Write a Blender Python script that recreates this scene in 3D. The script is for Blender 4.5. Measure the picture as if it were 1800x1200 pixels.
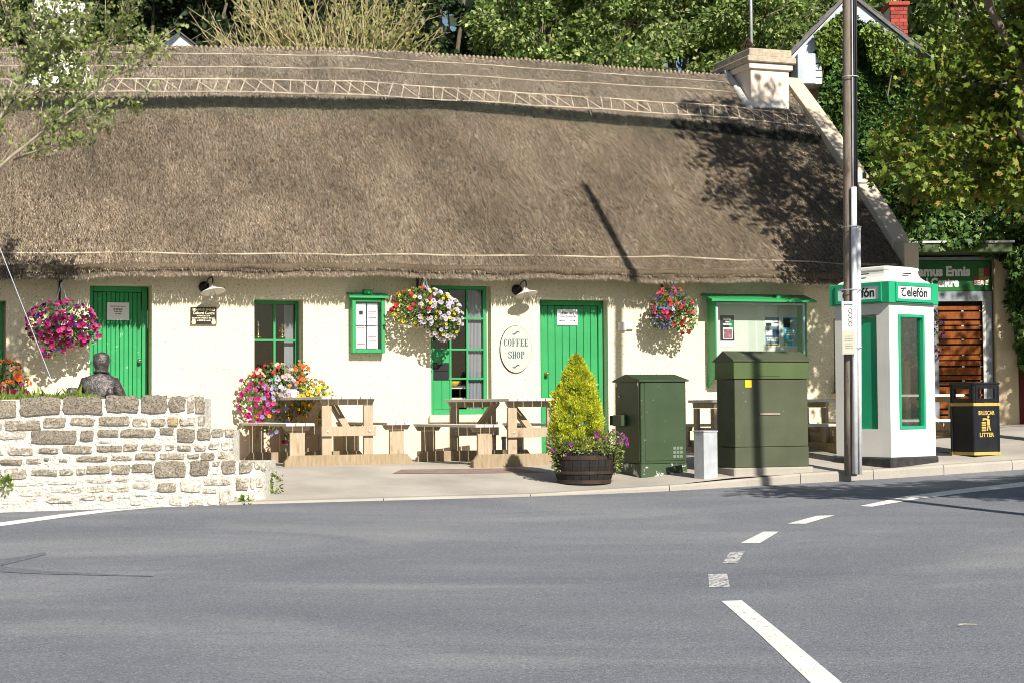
import bpy, bmesh, math, random
import numpy as np
from mathutils import Vector, Matrix

for o in list(bpy.data.objects):
    bpy.data.objects.remove(o, do_unlink=True)
SC = bpy.context.scene
COL = SC.collection
R = math.radians
rnd = random.Random(7)
rng = np.random.default_rng(11)

# ------------------------------------------------------------------ camera
EZ = 0.75                      # eye height above the terrace
FP = 2900.0                    # focal length in photo pixels (1800 wide)
PITCH, ROLL = math.atan(115 / FP), R(0.4)
c_f = Vector((0, math.cos(PITCH), math.sin(PITCH)))
_up0 = Vector((0, -math.sin(PITCH), math.cos(PITCH)))
c_r = Vector((1, 0, 0)) * math.cos(ROLL) - _up0 * math.sin(ROLL)
c_u = Vector((1, 0, 0)) * math.sin(ROLL) + _up0 * math.cos(ROLL)
EYE = Vector((0, 0, EZ))
cd = bpy.data.cameras.new('camera')
cd.lens = FP / 1800 * 36
cd.sensor_width = 36
cd.sensor_fit = 'HORIZONTAL'
cd.clip_start, cd.clip_end = 0.1, 3000
cam = bpy.data.objects.new('camera', cd)
COL.objects.link(cam)
m = Matrix((c_r, c_u, -c_f)).transposed().to_4x4()
m.translation = EYE
cam.matrix_world = m
SC.camera = cam

# ------------------------------------------------------------------ light
SUN_PLAN = Vector((0.48, -1.0)).normalized()
ELEV = math.atan(0.72)
to_sun = Vector((SUN_PLAN.x * math.cos(ELEV), SUN_PLAN.y * math.cos(ELEV), math.sin(ELEV)))
ld = bpy.data.lights.new('sun', 'SUN')
ld.energy = 5.0
ld.angle = R(0.53)
ld.color = (1.0, 0.94, 0.84)
sun = bpy.data.objects.new('sun', ld)
COL.objects.link(sun)
sun.rotation_euler = to_sun.to_track_quat('Z', 'Y').to_euler()
sun.location = (20, -20, 30)
W = bpy.data.worlds.new('World')
SC.world = W
W.use_nodes = True
wn = W.node_tree
sky = wn.nodes.new('ShaderNodeTexSky')
sky.sky_type = 'NISHITA'
sky.sun_disc = False
sky.sun_elevation = ELEV
sky.sun_rotation = math.atan2(to_sun.x, to_sun.y)
bg = wn.nodes['Background']
bg.inputs[1].default_value = 0.055
wn.links.new(sky.outputs[0], bg.inputs[0])
SC.view_settings.view_transform = 'Standard'
SC.view_settings.look = 'None'
SC.view_settings.exposure = 0.6
SC.view_settings.gamma = 1.0
SC.cycles.filter_width = 1.0
SC.view_settings.use_curve_mapping = False

# ------------------------------------------------------------------ pixel helpers (1800x1200 photo pixels -> world)
def ray(px, py):
    return c_f + c_r * ((px - 900) / FP) + c_u * ((600 - py) / FP)
def atY(px, py, Y):
    d = ray(px, py)
    return EYE + d * (Y / d.y)
TH = math.atan(0.34)
F0 = Vector((0, 24.2, 0))
FD = Vector((math.cos(TH), math.sin(TH), 0))       # along the facade
FI = Vector((-math.sin(TH), math.cos(TH), 0))      # into the building
def onwall(px, py, n=0.0):                         # -> (u, z) on the facade plane moved out by n
    d = ray(px, py)
    t = ((F0 - FI * n) - EYE).dot(FI) / d.dot(FI)
    p = EYE + d * t
    return (p - F0).dot(FD), p.z
def wl(u, n, z):                                   # facade coordinates -> world
    return F0 + FD * u - FI * n + Vector((0, 0, z))

ZKX = [-40, -12, -2.65, 0, 1.5, 4.6, 6.4, 14, 40]
ZKZ = [-1.4, -1.08, -1.0, -.996, -.98, -.885, -.81, -.5, .2]
def K(x): return 18.4 + .34 * x
def zk(x): return float(np.interp(x, ZKX, ZKZ)) + EZ
def kh(x): return float(np.interp(x, [1.4, 2.4], [.02, .11]))
def zroad(x, y):
    k = K(x)
    base = -1.6 + EZ
    if y <= k: return base + (zk(x) - base) * (y / max(k, 6.0) if k > 6 else min(1, y / 6.0))
    return zk(x) - .13 * (y - k)
def zter(x, y):
    t = max(0, y - K(x))
    return zk(x) + kh(x) + .08 * min(t, 3.1)
def hit(px, py, fn):
    d = ray(px, py)
    lo, hi = 3.0, 3.0
    while hi < 60:
        p = EYE + d * hi
        if p.z < fn(p.x, p.y): break
        lo = hi; hi += .1
    for _ in range(30):
        mid = (lo + hi) / 2
        p = EYE + d * mid
        if p.z < fn(p.x, p.y): hi = mid
        else: lo = mid
    return EYE + d * hi
def hroad(px, py): return hit(px, py, zroad)
def hter(px, py): return hit(px, py, zter)

# ------------------------------------------------------------------ materials
def new_mat(name):
    mt = bpy.data.materials.new(name)
    mt.use_nodes = True
    nt = mt.node_tree
    b = nt.nodes['Principled BSDF']
    return mt, nt, b
def N(nt, t, **kw):
    n = nt.nodes.new(t)
    for k, v in kw.items():
        if k in n.inputs: n.inputs[k].default_value = v
        else: setattr(n, k, v)
    return n
def L(nt, a, b): nt.links.new(a, b)
def ramp(nt, fac, stops):
    r = nt.nodes.new('ShaderNodeValToRGB')
    el = r.color_ramp.elements
    while len(el) < len(stops): el.new(0.5)
    for e, (p, c) in zip(el, stops):
        e.position = p
        e.color = (*c, 1) if len(c) == 3 else c
    L(nt, fac, r.inputs[0])
    return r.outputs[0]
def mixc(nt, fac, a, b):
    n = nt.nodes.new('ShaderNodeMix')
    n.data_type = 'RGBA'
    for i, v in ((0, fac), (6, a), (7, b)):
        if hasattr(v, 'is_linked'): L(nt, v, n.inputs[i])
        else: n.inputs[i].default_value = (*v, 1) if isinstance(v, tuple) and len(v) == 3 else v
    return n.outputs[2]
def noise(nt, co, scale, detail=5, rough=.6, dist=0.0):
    n = N(nt, 'ShaderNodeTexNoise', Scale=scale, Detail=detail, Roughness=rough, Distortion=dist)
    L(nt, co, n.inputs['Vector'])
    return n.outputs[0]
def coords(nt, kind='Object', scale=None):
    tc = nt.nodes.new('ShaderNodeTexCoord')
    o = tc.outputs[kind]
    if scale:
        mp = nt.nodes.new('ShaderNodeMapping')
        mp.inputs['Scale'].default_value = scale
        L(nt, o, mp.inputs[0]); o = mp.outputs[0]
    return o
def bump(nt, b, h, strength=.4, dist=.02):
    n = N(nt, 'ShaderNodeBump', Strength=strength, Distance=dist)
    L(nt, h, n.inputs['Height'])
    L(nt, n.outputs[0], b.inputs['Normal'])
def M(name, c1, c2=None, scale=4, rough=.7, bmp=0.0, bscale=60, metal=0.0, stretch=None, spots=None, lo=.35, hi=.65, spec=.3, bdist=.01, rand=0.0):
    """two-colour noise paint with relief; spots=(colour, scale, threshold)"""
    mt, nt, b = new_mat(name)
    co = coords(nt, 'Object', stretch)
    c2 = c2 or tuple(x * .8 for x in c1)
    col = ramp(nt, noise(nt, co, scale), [(lo, c1), (hi, c2)])
    if spots:
        sc, ss, st = spots
        col = mixc(nt, ramp(nt, noise(nt, co, ss, 6, .7), [(st, (0, 0, 0)), (st + .04, (1, 1, 1))]), col, sc)
    if rand:
        oi = nt.nodes.new('ShaderNodeObjectInfo')
        hs = N(nt, 'ShaderNodeHueSaturation')
        mr = N(nt, 'ShaderNodeMapRange')
        mr.inputs[3].default_value = 1 - rand; mr.inputs[4].default_value = 1 + rand
        L(nt, oi.outputs['Random'], mr.inputs[0]); L(nt, mr.outputs[0], hs.inputs['Value'])
        L(nt, col, hs.inputs['Color']); col = hs.outputs[0]
    L(nt, col, b.inputs['Base Color'])
    b.inputs['Roughness'].default_value = rough
    b.inputs['Metallic'].default_value = metal
    b.inputs['Specular IOR Level'].default_value = spec
    if bmp: bump(nt, b, noise(nt, co, bscale, 4), bmp, bdist)
    return mt
def leafmat(name, rough=.55, trans=.35):
    mt, nt, b = new_mat(name)
    at = nt.nodes.new('ShaderNodeAttribute'); at.attribute_name = 'col'
    L(nt, at.outputs[0], b.inputs['Base Color'])
    b.inputs['Roughness'].default_value = rough
    b.inputs['Specular IOR Level'].default_value = .35
    if trans:
        tr = nt.nodes.new('ShaderNodeBsdfTranslucent')
        L(nt, at.outputs[0], tr.inputs[0])
        mx = nt.nodes.new('ShaderNodeMixShader'); mx.inputs[0].default_value = trans
        L(nt, b.outputs[0], mx.inputs[1]); L(nt, tr.outputs[0], mx.inputs[2])
        L(nt, mx.outputs[0], nt.nodes['Material Output'].inputs[0])
    return mt
def glassmat(name, tint=(1, 1, 1), refl=.12):
    mt, nt, b = new_mat(name)
    nt.nodes.remove(b)
    t = N(nt, 'ShaderNodeBsdfTransparent'); t.inputs[0].default_value = (*tint, 1)
    g = N(nt, 'ShaderNodeBsdfGlossy'); g.inputs['Roughness'].default_value = .03
    lw = N(nt, 'ShaderNodeLayerWeight', Blend=.25)
    mr = N(nt, 'ShaderNodeMapRange'); mr.inputs[3].default_value = refl * .2; mr.inputs[4].default_value = .7
    L(nt, lw.outputs['Fresnel'], mr.inputs[0])
    mx = N(nt, 'ShaderNodeMixShader')
    L(nt, mr.outputs[0], mx.inputs[0]); L(nt, t.outputs[0], mx.inputs[1]); L(nt, g.outputs[0], mx.inputs[2])
    L(nt, mx.outputs[0], nt.nodes['Material Output'].inputs[0])
    return mt

def mat_roughcast():
    mt, nt, b = new_mat('roughcast')
    co = coords(nt)
    n1 = noise(nt, co, 26, 5, .75); n2 = noise(nt, co, 1.3, 4); n3 = noise(nt, co, 31, 4, .75)
    col = ramp(nt, n2, [(.3, (.84, .77, .57)), (.7, (.80, .725, .525))])
    pit = ramp(nt, n3, [(.37, (1, 1, 1)), (.42, (0, 0, 0))])
    col = mixc(nt, pit, col, (.34, .29, .18))
    base_d = N(nt, 'ShaderNodeSeparateXYZ'); L(nt, co, base_d.inputs[0])
    dm = N(nt, 'ShaderNodeMath', operation='MULTIPLY_ADD'); dm.inputs[1].default_value = .55; L(nt, n2, dm.inputs[0]); L(nt, base_d.outputs[2], dm.inputs[2])
    col = mixc(nt, ramp(nt, dm.outputs[0], [(.55, (.35, .35, .35)), (.95, (0, 0, 0))]), col, (.62, .54, .40))
    L(nt, col, b.inputs['Base Color'])
    b.inputs['Roughness'].default_value = .95
    b.inputs['Specular IOR Level'].default_value = .1
    ad = N(nt, 'ShaderNodeMath', operation='MULTIPLY_ADD'); ad.inputs[1].default_value = .55
    L(nt, n3, ad.inputs[0]); L(nt, n1, ad.inputs[2])
    bump(nt, b, ad.outputs[0], .7, .035)
    return mt
def mat_asphalt():
    mt, nt, b = new_mat('asphalt')
    co = coords(nt)
    big = noise(nt, coords(nt, 'Object', (.28, .6, 1)), .75, 6, .62, 1.2)
    fine = noise(nt, co, 48, 4, .8)
    grit = N(nt, 'ShaderNodeTexVoronoi', Scale=120.0); L(nt, co, grit.inputs['Vector'])
    c = ramp(nt, big, [(.28, (.155, .168, .198)), (.48, (.200, .212, .240)), (.72, (.305, .311, .320))])
    c = mixc(nt, ramp(nt, fine, [(.36, (.75, .75, .75)), (.5, (0, 0, 0))]), c, (.085, .092, .11))
    c = mixc(nt, ramp(nt, grit.outputs['Color'], [(.72, (0, 0, 0)), (.92, (.5, .5, .5))]), c, (.50, .50, .50))
    # tyre sweeps: long curved darker bands
    wv = N(nt, 'ShaderNodeTexWave', Scale=.11, Distortion=9.0, Detail=3.0)
    wv.bands_direction = 'Y'
    L(nt, coords(nt, 'Object', (.12, 1, 1)), wv.inputs['Vector'])
    c = mixc(nt, ramp(nt, wv.outputs[0], [(.66, (0, 0, 0)), (.98, (.14, .14, .14))]), c, (.12, .127, .145))
    L(nt, c, b.inputs['Base Color'])
    b.inputs['Roughness'].default_value = .85
    b.inputs['Specular IOR Level'].default_value = .25
    bump(nt, b, fine, .8, .02)
    return mt
def mat_concrete(name, a, bb, bscale=90):
    mt, nt, b = new_mat(name)
    co = coords(nt)
    c = ramp(nt, noise(nt, co, .9, 7, .6), [(.3, a), (.7, bb)])
    c = mixc(nt, ramp(nt, noise(nt, co, 60, 3, .8), [(.3, (.5, .5, .5)), (.45, (0, 0, 0))]), c, tuple(x * .5 for x in a))
    L(nt, c, b.inputs['Base Color'])
    b.inputs['Roughness'].default_value = .9
    b.inputs['Specular IOR Level'].default_value = .15
    bump(nt, b, noise(nt, co, bscale, 4), .4, .01)
    return mt
def mat_thatch(name, dark=1.0):
    mt, nt, b = new_mat(name)
    co = coords(nt, 'Object', (1, .25, .25))
    f = noise(nt, co, 60, 3, .7)
    g = noise(nt, coords(nt), .8, 5, .6)
    c = ramp(nt, g, [(.3, (.10 * dark, .077 * dark, .053 * dark)), (.7, (.19 * dark, .15 * dark, .105 * dark))])
    c = mixc(nt, ramp(nt, f, [(.3, (.8, .8, .8)), (.6, (0, 0, 0))]), c, (.05, .038, .026))
    L(nt, c, b.inputs['Base Color'])
    b.inputs['Roughness'].default_value = 1
    b.inputs['Specular IOR Level'].default_value = .05
    bump(nt, b, f, .8, .03)
    return mt
def mat_stone(name, a, bb, mortar, amount):
    """field stone with patchy lime smears (amount of smear 0..1)"""
    mt, nt, b = new_mat(name)
    co = coords(nt)
    oi = nt.nodes.new('ShaderNodeObjectInfo')
    va = N(nt, 'ShaderNodeVectorMath', operation='ADD')
    sc = N(nt, 'ShaderNodeMath', operation='MULTIPLY'); sc.inputs[1].default_value = 37.0
    L(nt, oi.outputs['Random'], sc.inputs[0]); L(nt, co, va.inputs[0]); L(nt, sc.outputs[0], va.inputs[1])
    co = va.outputs[0]
    c = ramp(nt, noise(nt, co, 11, 6, .7), [(.33, a), (.62, bb)])
    c = mixc(nt, ramp(nt, noise(nt, co, 55, 4, .75), [(.38, (.9, .9, .9)), (.52, (0, 0, 0))]), c, tuple(x * .28 for x in a))
    t = .70 - .42 * amount
    c = mixc(nt, ramp(nt, noise(nt, co, 16, 6, .72), [(t, (0, 0, 0)), (t + .12, (1, 1, 1))]), c, mortar)
    L(nt, c, b.inputs['Base Color'])
    b.inputs['Roughness'].default_value = .95
    b.inputs['Specular IOR Level'].default_value = .1
    bump(nt, b, noise(nt, co, 28, 6, .7), .9, .03)
    return mt
def mat_wood(name, a, bb, stain=(.30, .13, .05), amount=.6):
    mt, nt, b = new_mat(name)
    oi = nt.nodes.new('ShaderNodeObjectInfo')
    co = coords(nt)
    va = N(nt, 'ShaderNodeVectorMath', operation='ADD')
    sc = N(nt, 'ShaderNodeMath', operation='MULTIPLY'); sc.inputs[1].default_value = 19.0
    L(nt, oi.outputs['Random'], sc.inputs[0]); L(nt, co, va.inputs[0]); L(nt, sc.outputs[0], va.inputs[1])
    mp = N(nt, 'ShaderNodeMapping'); mp.inputs['Scale'].default_value = (9, 9, 1.2); L(nt, va.outputs[0], mp.inputs[0])
    g = noise(nt, mp.outputs[0], 4, 5, .65, .4)
    c = ramp(nt, g, [(.3, a), (.7, bb)])
    mp2 = N(nt, 'ShaderNodeMapping'); mp2.inputs['Scale'].default_value = (5, 5, 1.6); L(nt, va.outputs[0], mp2.inputs[0])
    c = mixc(nt, ramp(nt, noise(nt, mp2.outputs[0], 2.2, 4, .6), [(.60, (0, 0, 0)), (.76, (amount,) * 3)]), c, stain)
    L(nt, c, b.inputs['Base Color'])
    b.inputs['Roughness'].default_value = .85
    b.inputs['Specular IOR Level'].default_value = .15
    bump(nt, b, g, .3, .01)
    return mt

MAT = dict(
    wall=mat_roughcast(), asphalt=mat_asphalt(),
    terrace=mat_concrete('terrace_concrete', (.33, .30, .26), (.50, .46, .405)),
    kerb=mat_concrete('kerb_concrete', (.30, .275, .24), (.40, .37, .32)),
    plinth=M('plinth_render', (.74, .60, .45), (.68, .54, .40), 2, .9, .3, 40),
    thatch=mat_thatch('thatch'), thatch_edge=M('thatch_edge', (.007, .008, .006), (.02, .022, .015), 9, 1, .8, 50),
    straw=leafmat('straw', .9, 0), leaf=leafmat('leaf', .5, .38), ivy=leafmat('ivy', .4, .2), petal=leafmat('petal', .6, .35),
    needle=leafmat('needle', .6, .25),
    knuckle=M('ridge_twist', (.34, .28, .20), (.22, .17, .12), 12, .95),
    rod=M('hazel_rod', (.66, .58, .46), (.50, .42, .31), 12, .9),
    green=M('green_paint', (.028, .30, .095), (.024, .265, .082), 3, .45, .08, 30, spec=.4),
    green_worn=M('green_paint_worn', (.03, .31, .10), (.025, .27, .085), 3, .5, .1, 25, spots=((.30, .50, .33), 13, .63)),
    green_dk=M('green_cupboard', (.042, .072, .033), (.034, .059, .028), 3, .5, .05, 30, spots=((.42, .48, .40), 26, .655)),
    green_ol=M('olive_cupboard', (.078, .088, .050), (.060, .070, .040), 2.5, .55, .05, 30, spots=((.36, .37, .29), 30, .665)),
    green_ol2=M('olive_cupboard_head', (.078, .115, .040), (.066, .098, .035), 2.5, .5, .05, 30),
    green_tel=M('kiosk_green', (.02, .36, .17), (.018, .32, .15), 3, .4, .05, 30),
    white=M('white_paint', (.80, .79, .74), (.74, .72, .66), 3, .6, .1, 30),
    kiosk=M('kiosk_white', (.78, .77, .72), (.70, .68, .62), 1.6, .6, .08, 30, spots=((.42, .38, .32), 26, .76)),
    paper=M('paper', (.82, .82, .84), (.78, .78, .8), 3, .7), black=M('black_paint', (.015, .015, .017), (.022, .022, .025), 5, .4),
    bin=M('bin_black', (.009, .010, .013), (.015, .016, .021), 6, .38, .06, 40, spots=((.25, .26, .28), 24, .75)),
    gold=M('gold_paint', (.50, .37, .10), (.42, .31, .08), 8, .5),
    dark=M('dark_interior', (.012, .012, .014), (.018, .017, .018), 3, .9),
    curtain=M('grey_blind', (.34, .34, .37), (.24, .24, .27), 14, .9, stretch=(6, 1, .05)),
    glass=glassmat('window_glass', (.9, .92, .92), .10), glass_clear=glassmat('clear_glass', (.93, .96, .95), .07),
    wood=mat_wood('weathered_timber', (.47, .385, .275), (.345, .27, .185), (.20, .095, .04), .8),
    wood_top=mat_wood('silvered_timber', (.72, .68, .61), (.60, .55, .48), amount=.1),
    wood_base=mat_wood('damp_timber', (.37, .29, .19), (.26, .20, .125), (.12, .07, .035), .6),
    slat=mat_wood('varnished_slat', (.28, .088, .023), (.165, .048, .013), (.35, .14, .04), .6),
    conduit=M('conduit_zinc', (.74, .75, .76), (.60, .61, .62), 9, .45, .05, 40, metal=.1),
    steel=M('galvanised', (.56, .58, .60), (.40, .43, .46), 7, .42, .05, 40, metal=.25, lo=.3, hi=.7),
    grey_metal=M('grey_frame', (.20, .23, .26), (.27, .30, .33), 4, .5, metal=.3),
    pole=mat_wood('creosoted_pole', (.27, .225, .18), (.16, .125, .10), (.025, .02, .018), .9),
    barrel=mat_wood('barrel_oak', (.030, .026, .024), (.018, .016, .015), (.075, .045, .03), .5),
    hoop=M('hoop_iron', (.035, .03, .029), (.075, .045, .03), 8, .7, .2, 40, metal=.4),
    soil=M('soil', (.06, .045, .03), (.035, .026, .018), 8, 1, .6, 40),
    bark=M('bark', (.20, .165, .12), (.11, .09, .065), 8, .95, .6, 30, stretch=(1, 1, .3)),
    bark_pale=M('bark_pale', (.42, .37, .29), (.27, .23, .17), 9, .95, .5, 30),
    bronze=M('bronze', (.16, .14, .135), (.06, .054, .055), 18, .42, .5, 34, metal=.55, bdist=.03),
    cream=M('cream_render', (.66, .55, .37), (.58, .48, .32), 2, .9, .3, 40),
    chim=M('chimney_render', (.76, .66, .56), (.68, .575, .475), 1.4, .9, .15, 40),
    cope=mat_concrete('coping_stone', (.62, .54, .42), (.50, .43, .33)),
    slate=M('slate', (.10, .10, .105), (.16, .15, .145), 6, .7, .4, 20),
    slate_blue=M('slate_blue', (.13, .16, .21), (.10, .13, .18), 5, .6),
    whitewood=M('white_board', (.50, .54, .60), (.40, .44, .50), 4, .6, .1, 20),  # white boards, with the bargeboards' bluish shade put into the colour
    brick=M('red_brick', (.38, .07, .05), (.30, .055, .04), 9, .9, .2, 40, rand=.25),
    redwall=M('dark_red_render', (.17, .035, .028), (.13, .028, .022), 3, .9, .2, 40),
    teal=M('teal_ink', (.012, .10, .11), None, 3, .7), ink=M('black_ink', (.02, .02, .022), None, 3, .8),
    red_ink=M('red_ink', (.42, .03, .06), None, 3, .8), oval=M('oval_board', (.57, .495, .435), (.54, .47, .41), 3, .6),
    yellow=M('yellow_label', (.80, .55, .02), None, 3, .6), blue_poster=M('turquoise_print', (.08, .40, .52), (.07, .36, .47), 5, .6),
    slate_poster=M('slate_print', (.13, .20, .25), (.11, .17, .21), 5, .6), pink=M('pink_print', (.55, .16, .25), (.12, .07, .09), 25, .6),
    photo=M('photo_print', (.10, .22, .05), (.30, .42, .55), 14, .6), blue_print=M('blue_print', (.02, .12, .45), (.02, .05, .2), 20, .6),
    green_print=M('green_print', (.02, .30, .12), (.02, .12, .05), 6, .6),
    sign_green=M('sign_green', (.012, .14, .025), (.010, .12, .022), 3, .4), logo_red=M('logo_red', (.45, .04, .08), None, 3, .5),
    logo_orange=M('logo_orange', (.55, .25, .08), None, 3, .5), logo_green=M('logo_green', (.30, .38, .14), None, 3, .5),
    mortar=M('lime_mortar', (.76, .73, .66), (.64, .595, .51), 6, .95, 1.0, 22, bdist=.05, spots=((.36, .31, .24), 34, .63)),
    lead=M('lead_flashing', (.62, .61, .58), (.45, .44, .42), 8, .7, .3, 20),
    brass=M('brass', (.55, .38, .12), None, 5, .3, metal=.9), chrome=M('chrome', (.7, .7, .72), None, 5, .2, metal=1.0),
    enamel=M('enamel', (.74, .71, .65), (.68, .64, .58), 4, .35), bulb=glassmat('bulb_glass', (.95, .95, .95), .25),
    paint=M('road_paint', (.76, .75, .72), (.66, .65, .62), 3, .7, .2, 60, spots=((.17, .175, .19), 26, .60)),
    paint_worn=M('road_paint_worn', (.62, .61, .59), (.5, .5, .5), 6, .8, .2, 60, spots=((.16, .165, .18), 34, .49)),
    grass=leafmat('grass', .6, .3), ground=M('ground_grass', (.05, .08, .02), (.08, .09, .035), 2, 1, .5, 10),
    redpave=M('red_paving', (.22, .15, .125), (.28, .20, .165), 6, .9, .3, 60), grate=M('iron_grate', (.06, .06, .065), None, 5, .6, metal=.5),
    tar=M('black_plinth', (.02, .021, .024), (.05, .05, .048), 9, .8, .5, 30), lichen=M('stone_cap', (.52, .44, .34), (.33, .28, .205), 8, .95, .5, 20))

# ------------------------------------------------------------------ mesh builder
class MB:
    def __init__(s): s.v = []; s.f = []
    def add(s, vs, fs):
        o = len(s.v); s.v += [tuple(v) for v in vs]; s.f += [tuple(i + o for i in f) for f in fs]; return s
    def box(s, x0, x1, y0, y1, z0, z1, mtx=None):
        vs = [Vector((x, y, z)) for x in (x0, x1) for y in (y0, y1) for z in (z0, z1)]
        if mtx: vs = [mtx @ v for v in vs]
        return s.add(vs, [(0, 1, 3, 2), (4, 6, 7, 5), (0, 4, 5, 1), (2, 3, 7, 6), (0, 2, 6, 4), (1, 5, 7, 3)])
    def prism(s, poly, y0, y1):              # polygon in (x,z), extruded along y
        n = len(poly)
        return s.add([(x, y0, z) for x, z in poly] + [(x, y1, z) for x, z in poly],
                     [tuple(range(n)), tuple(range(2 * n - 1, n - 1, -1))] + [(i, n + i, n + (i + 1) % n, (i + 1) % n) for i in range(n)])
    def prism_x(s, poly, x0, x1):            # polygon in (y,z), extruded along x
        n = len(poly)
        return s.add([(x0, y, z) for y, z in poly] + [(x1, y, z) for y, z in poly],
                     [tuple(range(n - 1, -1, -1)), tuple(range(n, 2 * n))] + [(i, (i + 1) % n, n + (i + 1) % n, n + i) for i in range(n)])
    def lathe(s, prof, n=20, c=(0, 0, 0), cap=True):
        o = []
        for r, z in prof:
            o += [(c[0] + r * math.cos(2 * math.pi * i / n), c[1] + r * math.sin(2 * math.pi * i / n), c[2] + z) for i in range(n)]
        fs = [(j * n + i, j * n + (i + 1) % n, (j + 1) * n + (i + 1) % n, (j + 1) * n + i) for j in range(len(prof) - 1) for i in range(n)]
        if cap: fs += [tuple(range(n - 1, -1, -1)), tuple(range((len(prof) - 1) * n, len(prof) * n))]
        return s.add(o, fs)
    def tube(s, pts, rad, n=7):
        pts = [Vector(p) for p in pts]
        rad = rad if isinstance(rad, (list, tuple)) else [rad] * len(pts)
        vs = []
        for i, p in enumerate(pts):
            t = (pts[min(i + 1, len(pts) - 1)] - pts[max(i - 1, 0)])
            t = t.normalized() if t.length > 1e-6 else Vector((0, 0, 1))
            a = t.cross(Vector((0, 0, 1)) if abs(t.z) < .9 else Vector((1, 0, 0))).normalized()
            b = t.cross(a)
            vs += [p + (a * math.cos(2 * math.pi * k / n) + b * math.sin(2 * math.pi * k / n)) * rad[i] for k in range(n)]
        fs = [(j * n + i, j * n + (i + 1) % n, (j + 1) * n + (i + 1) % n, (j + 1) * n + i) for j in range(len(pts) - 1) for i in range(n)]
        fs += [tuple(range(n - 1, -1, -1)), tuple(range((len(pts) - 1) * n, len(pts) * n))]
        return s.add(vs, fs)
    def build(s, name, mat, parent=None, bevel=0, smooth=False, loc=None, rotz=None):
        me = bpy.data.meshes.new(name)
        me.from_pydata(s.v, [], s.f)
        bm = bmesh.new(); bm.from_mesh(me)
        bmesh.ops.recalc_face_normals(bm, faces=bm.faces)
        if bevel:
            es = [e for e in bm.edges if len(e.link_faces) == 2 and e.calc_face_angle(0) > .5]
            bmesh.ops.bevel(bm, geom=es, offset=bevel, segments=1, affect='EDGES', clamp_overlap=True)
        bm.to_mesh(me); bm.free()
        if smooth:
            me.polygons.foreach_set('use_smooth', [True] * len(me.polygons))
        return link(name, me, mat, parent, loc, rotz)
def link(name, me, mat, parent=None, loc=None, rotz=None):
    o = bpy.data.objects.new(name, me)
    if mat is not None: me.materials.append(MAT[mat] if isinstance(mat, str) else mat)
    COL.objects.link(o)
    if parent is not None: o.parent = parent
    if loc is not None: o.location = loc
    if rotz is not None: o.rotation_euler[2] = rotz
    return o
def tag(o, label=None, cat=None, group=None, kind=None):
    for k, v in (('label', label), ('category', cat), ('group', group), ('kind', kind)):
        if v: o[k] = v
    return o
def thing(name, label, cat, loc=(0, 0, 0), rotz=0, group=None):
    o = bpy.data.objects.new(name, None)
    o.empty_display_size = .2
    COL.objects.link(o)
    o.location = loc; o.rotation_euler[2] = rotz
    return tag(o, label, cat, group)
def wall_thing(name, label, cat, u, z, n=0, group=None):
    return thing(name, label, cat, wl(u, n, z), TH, group)
def copy_tree(o, parent=None):
    c = o.copy(); COL.objects.link(c)
    if parent is not None: c.parent = parent
    for ch in list(o.children): copy_tree(ch, c)
    return c
def text(name, body, mat, parent, x0, x1, z0, z1, y, bold=0.0, depth=.002):
    """lettering fitted to the rectangle x0..x1, z0..z1 of the parent's xz plane, standing out to -y"""
    cu = bpy.data.curves.new(name, 'FONT'); cu.body = body; cu.size = 1; cu.offset = bold; cu.extrude = .01
    cu.resolution_u = 3
    t = bpy.data.objects.new(name, cu); COL.objects.link(t)
    me = bpy.data.meshes.new_from_object(t.evaluated_get(bpy.context.evaluated_depsgraph_get()))
    bpy.data.objects.remove(t); bpy.data.curves.remove(cu)
    me.name = name
    v = np.zeros(len(me.vertices) * 3); me.vertices.foreach_get('co', v); v = v.reshape(-1, 3)
    lo, hi = v.min(0), v.max(0)
    w = np.empty_like(v)
    w[:, 0] = x0 + (v[:, 0] - lo[0]) / (hi[0] - lo[0]) * (x1 - x0)
    w[:, 2] = z0 + (v[:, 1] - lo[1]) / (hi[1] - lo[1]) * (z1 - z0)
    w[:, 1] = y - depth * (v[:, 2] - lo[2]) / max(hi[2] - lo[2], 1e-6)
    me.vertices.foreach_set('co', w.ravel()); me.update()
    me.materials.clear()
    return link(name, me, mat, parent)

def wordbars(mat, parent, x0, x1, z0, z1, y, seed=1):
    r_ = random.Random(seed); m_ = MB(); x = x0
    while x < x1 - (x1 - x0) * .03:
        w = (x1 - x0) * r_.uniform(.05, .16); xe = min(x + w, x1)
        m_.box(x, xe, y - .0008, y, z0, z1 - (z1 - z0) * r_.choice((0, .25))); x = xe + (x1 - x0) * .03
    return sub(m_.build('small_print', mat, parent))

# ---- scattered leaf geometry (numpy): a template placed many times
def unit(a): return a / np.maximum(np.linalg.norm(a, axis=1, keepdims=True), 1e-9)
T_LEAF = (np.array([(0, 0, 0), (.42, .32, .06), (1, 0, 0), (.42, -.32, .06)]), [(0, 1, 2, 3)])
T_BLADE = (np.array([(0, .5, 0), (0, -.5, 0), (1, 0, .12)]), [(0, 1, 2)])
T_NEEDLE = (np.array([(0, .16, 0), (0, -.16, 0), (1, 0, 0)]), [(0, 1, 2)])
def star_leaf():
    a = [0, 28, 50, 80, 105, 140, 165, 195, 220, 255, 280, 310, 332]
    r = [1, .55, .95, .5, .75, .35, .3, .3, .35, .75, .5, .95, .55]
    v = [(.35 + .65 * rr * math.cos(R(x)), .65 * rr * math.sin(R(x)), .08 * (rr > .7)) for x, rr in zip(a, r)]
    return np.array([(.3, 0, 0)] + v), [(0, i, i % 13 + 1) for i in range(1, 14)]
T_STAR = star_leaf()
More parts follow.
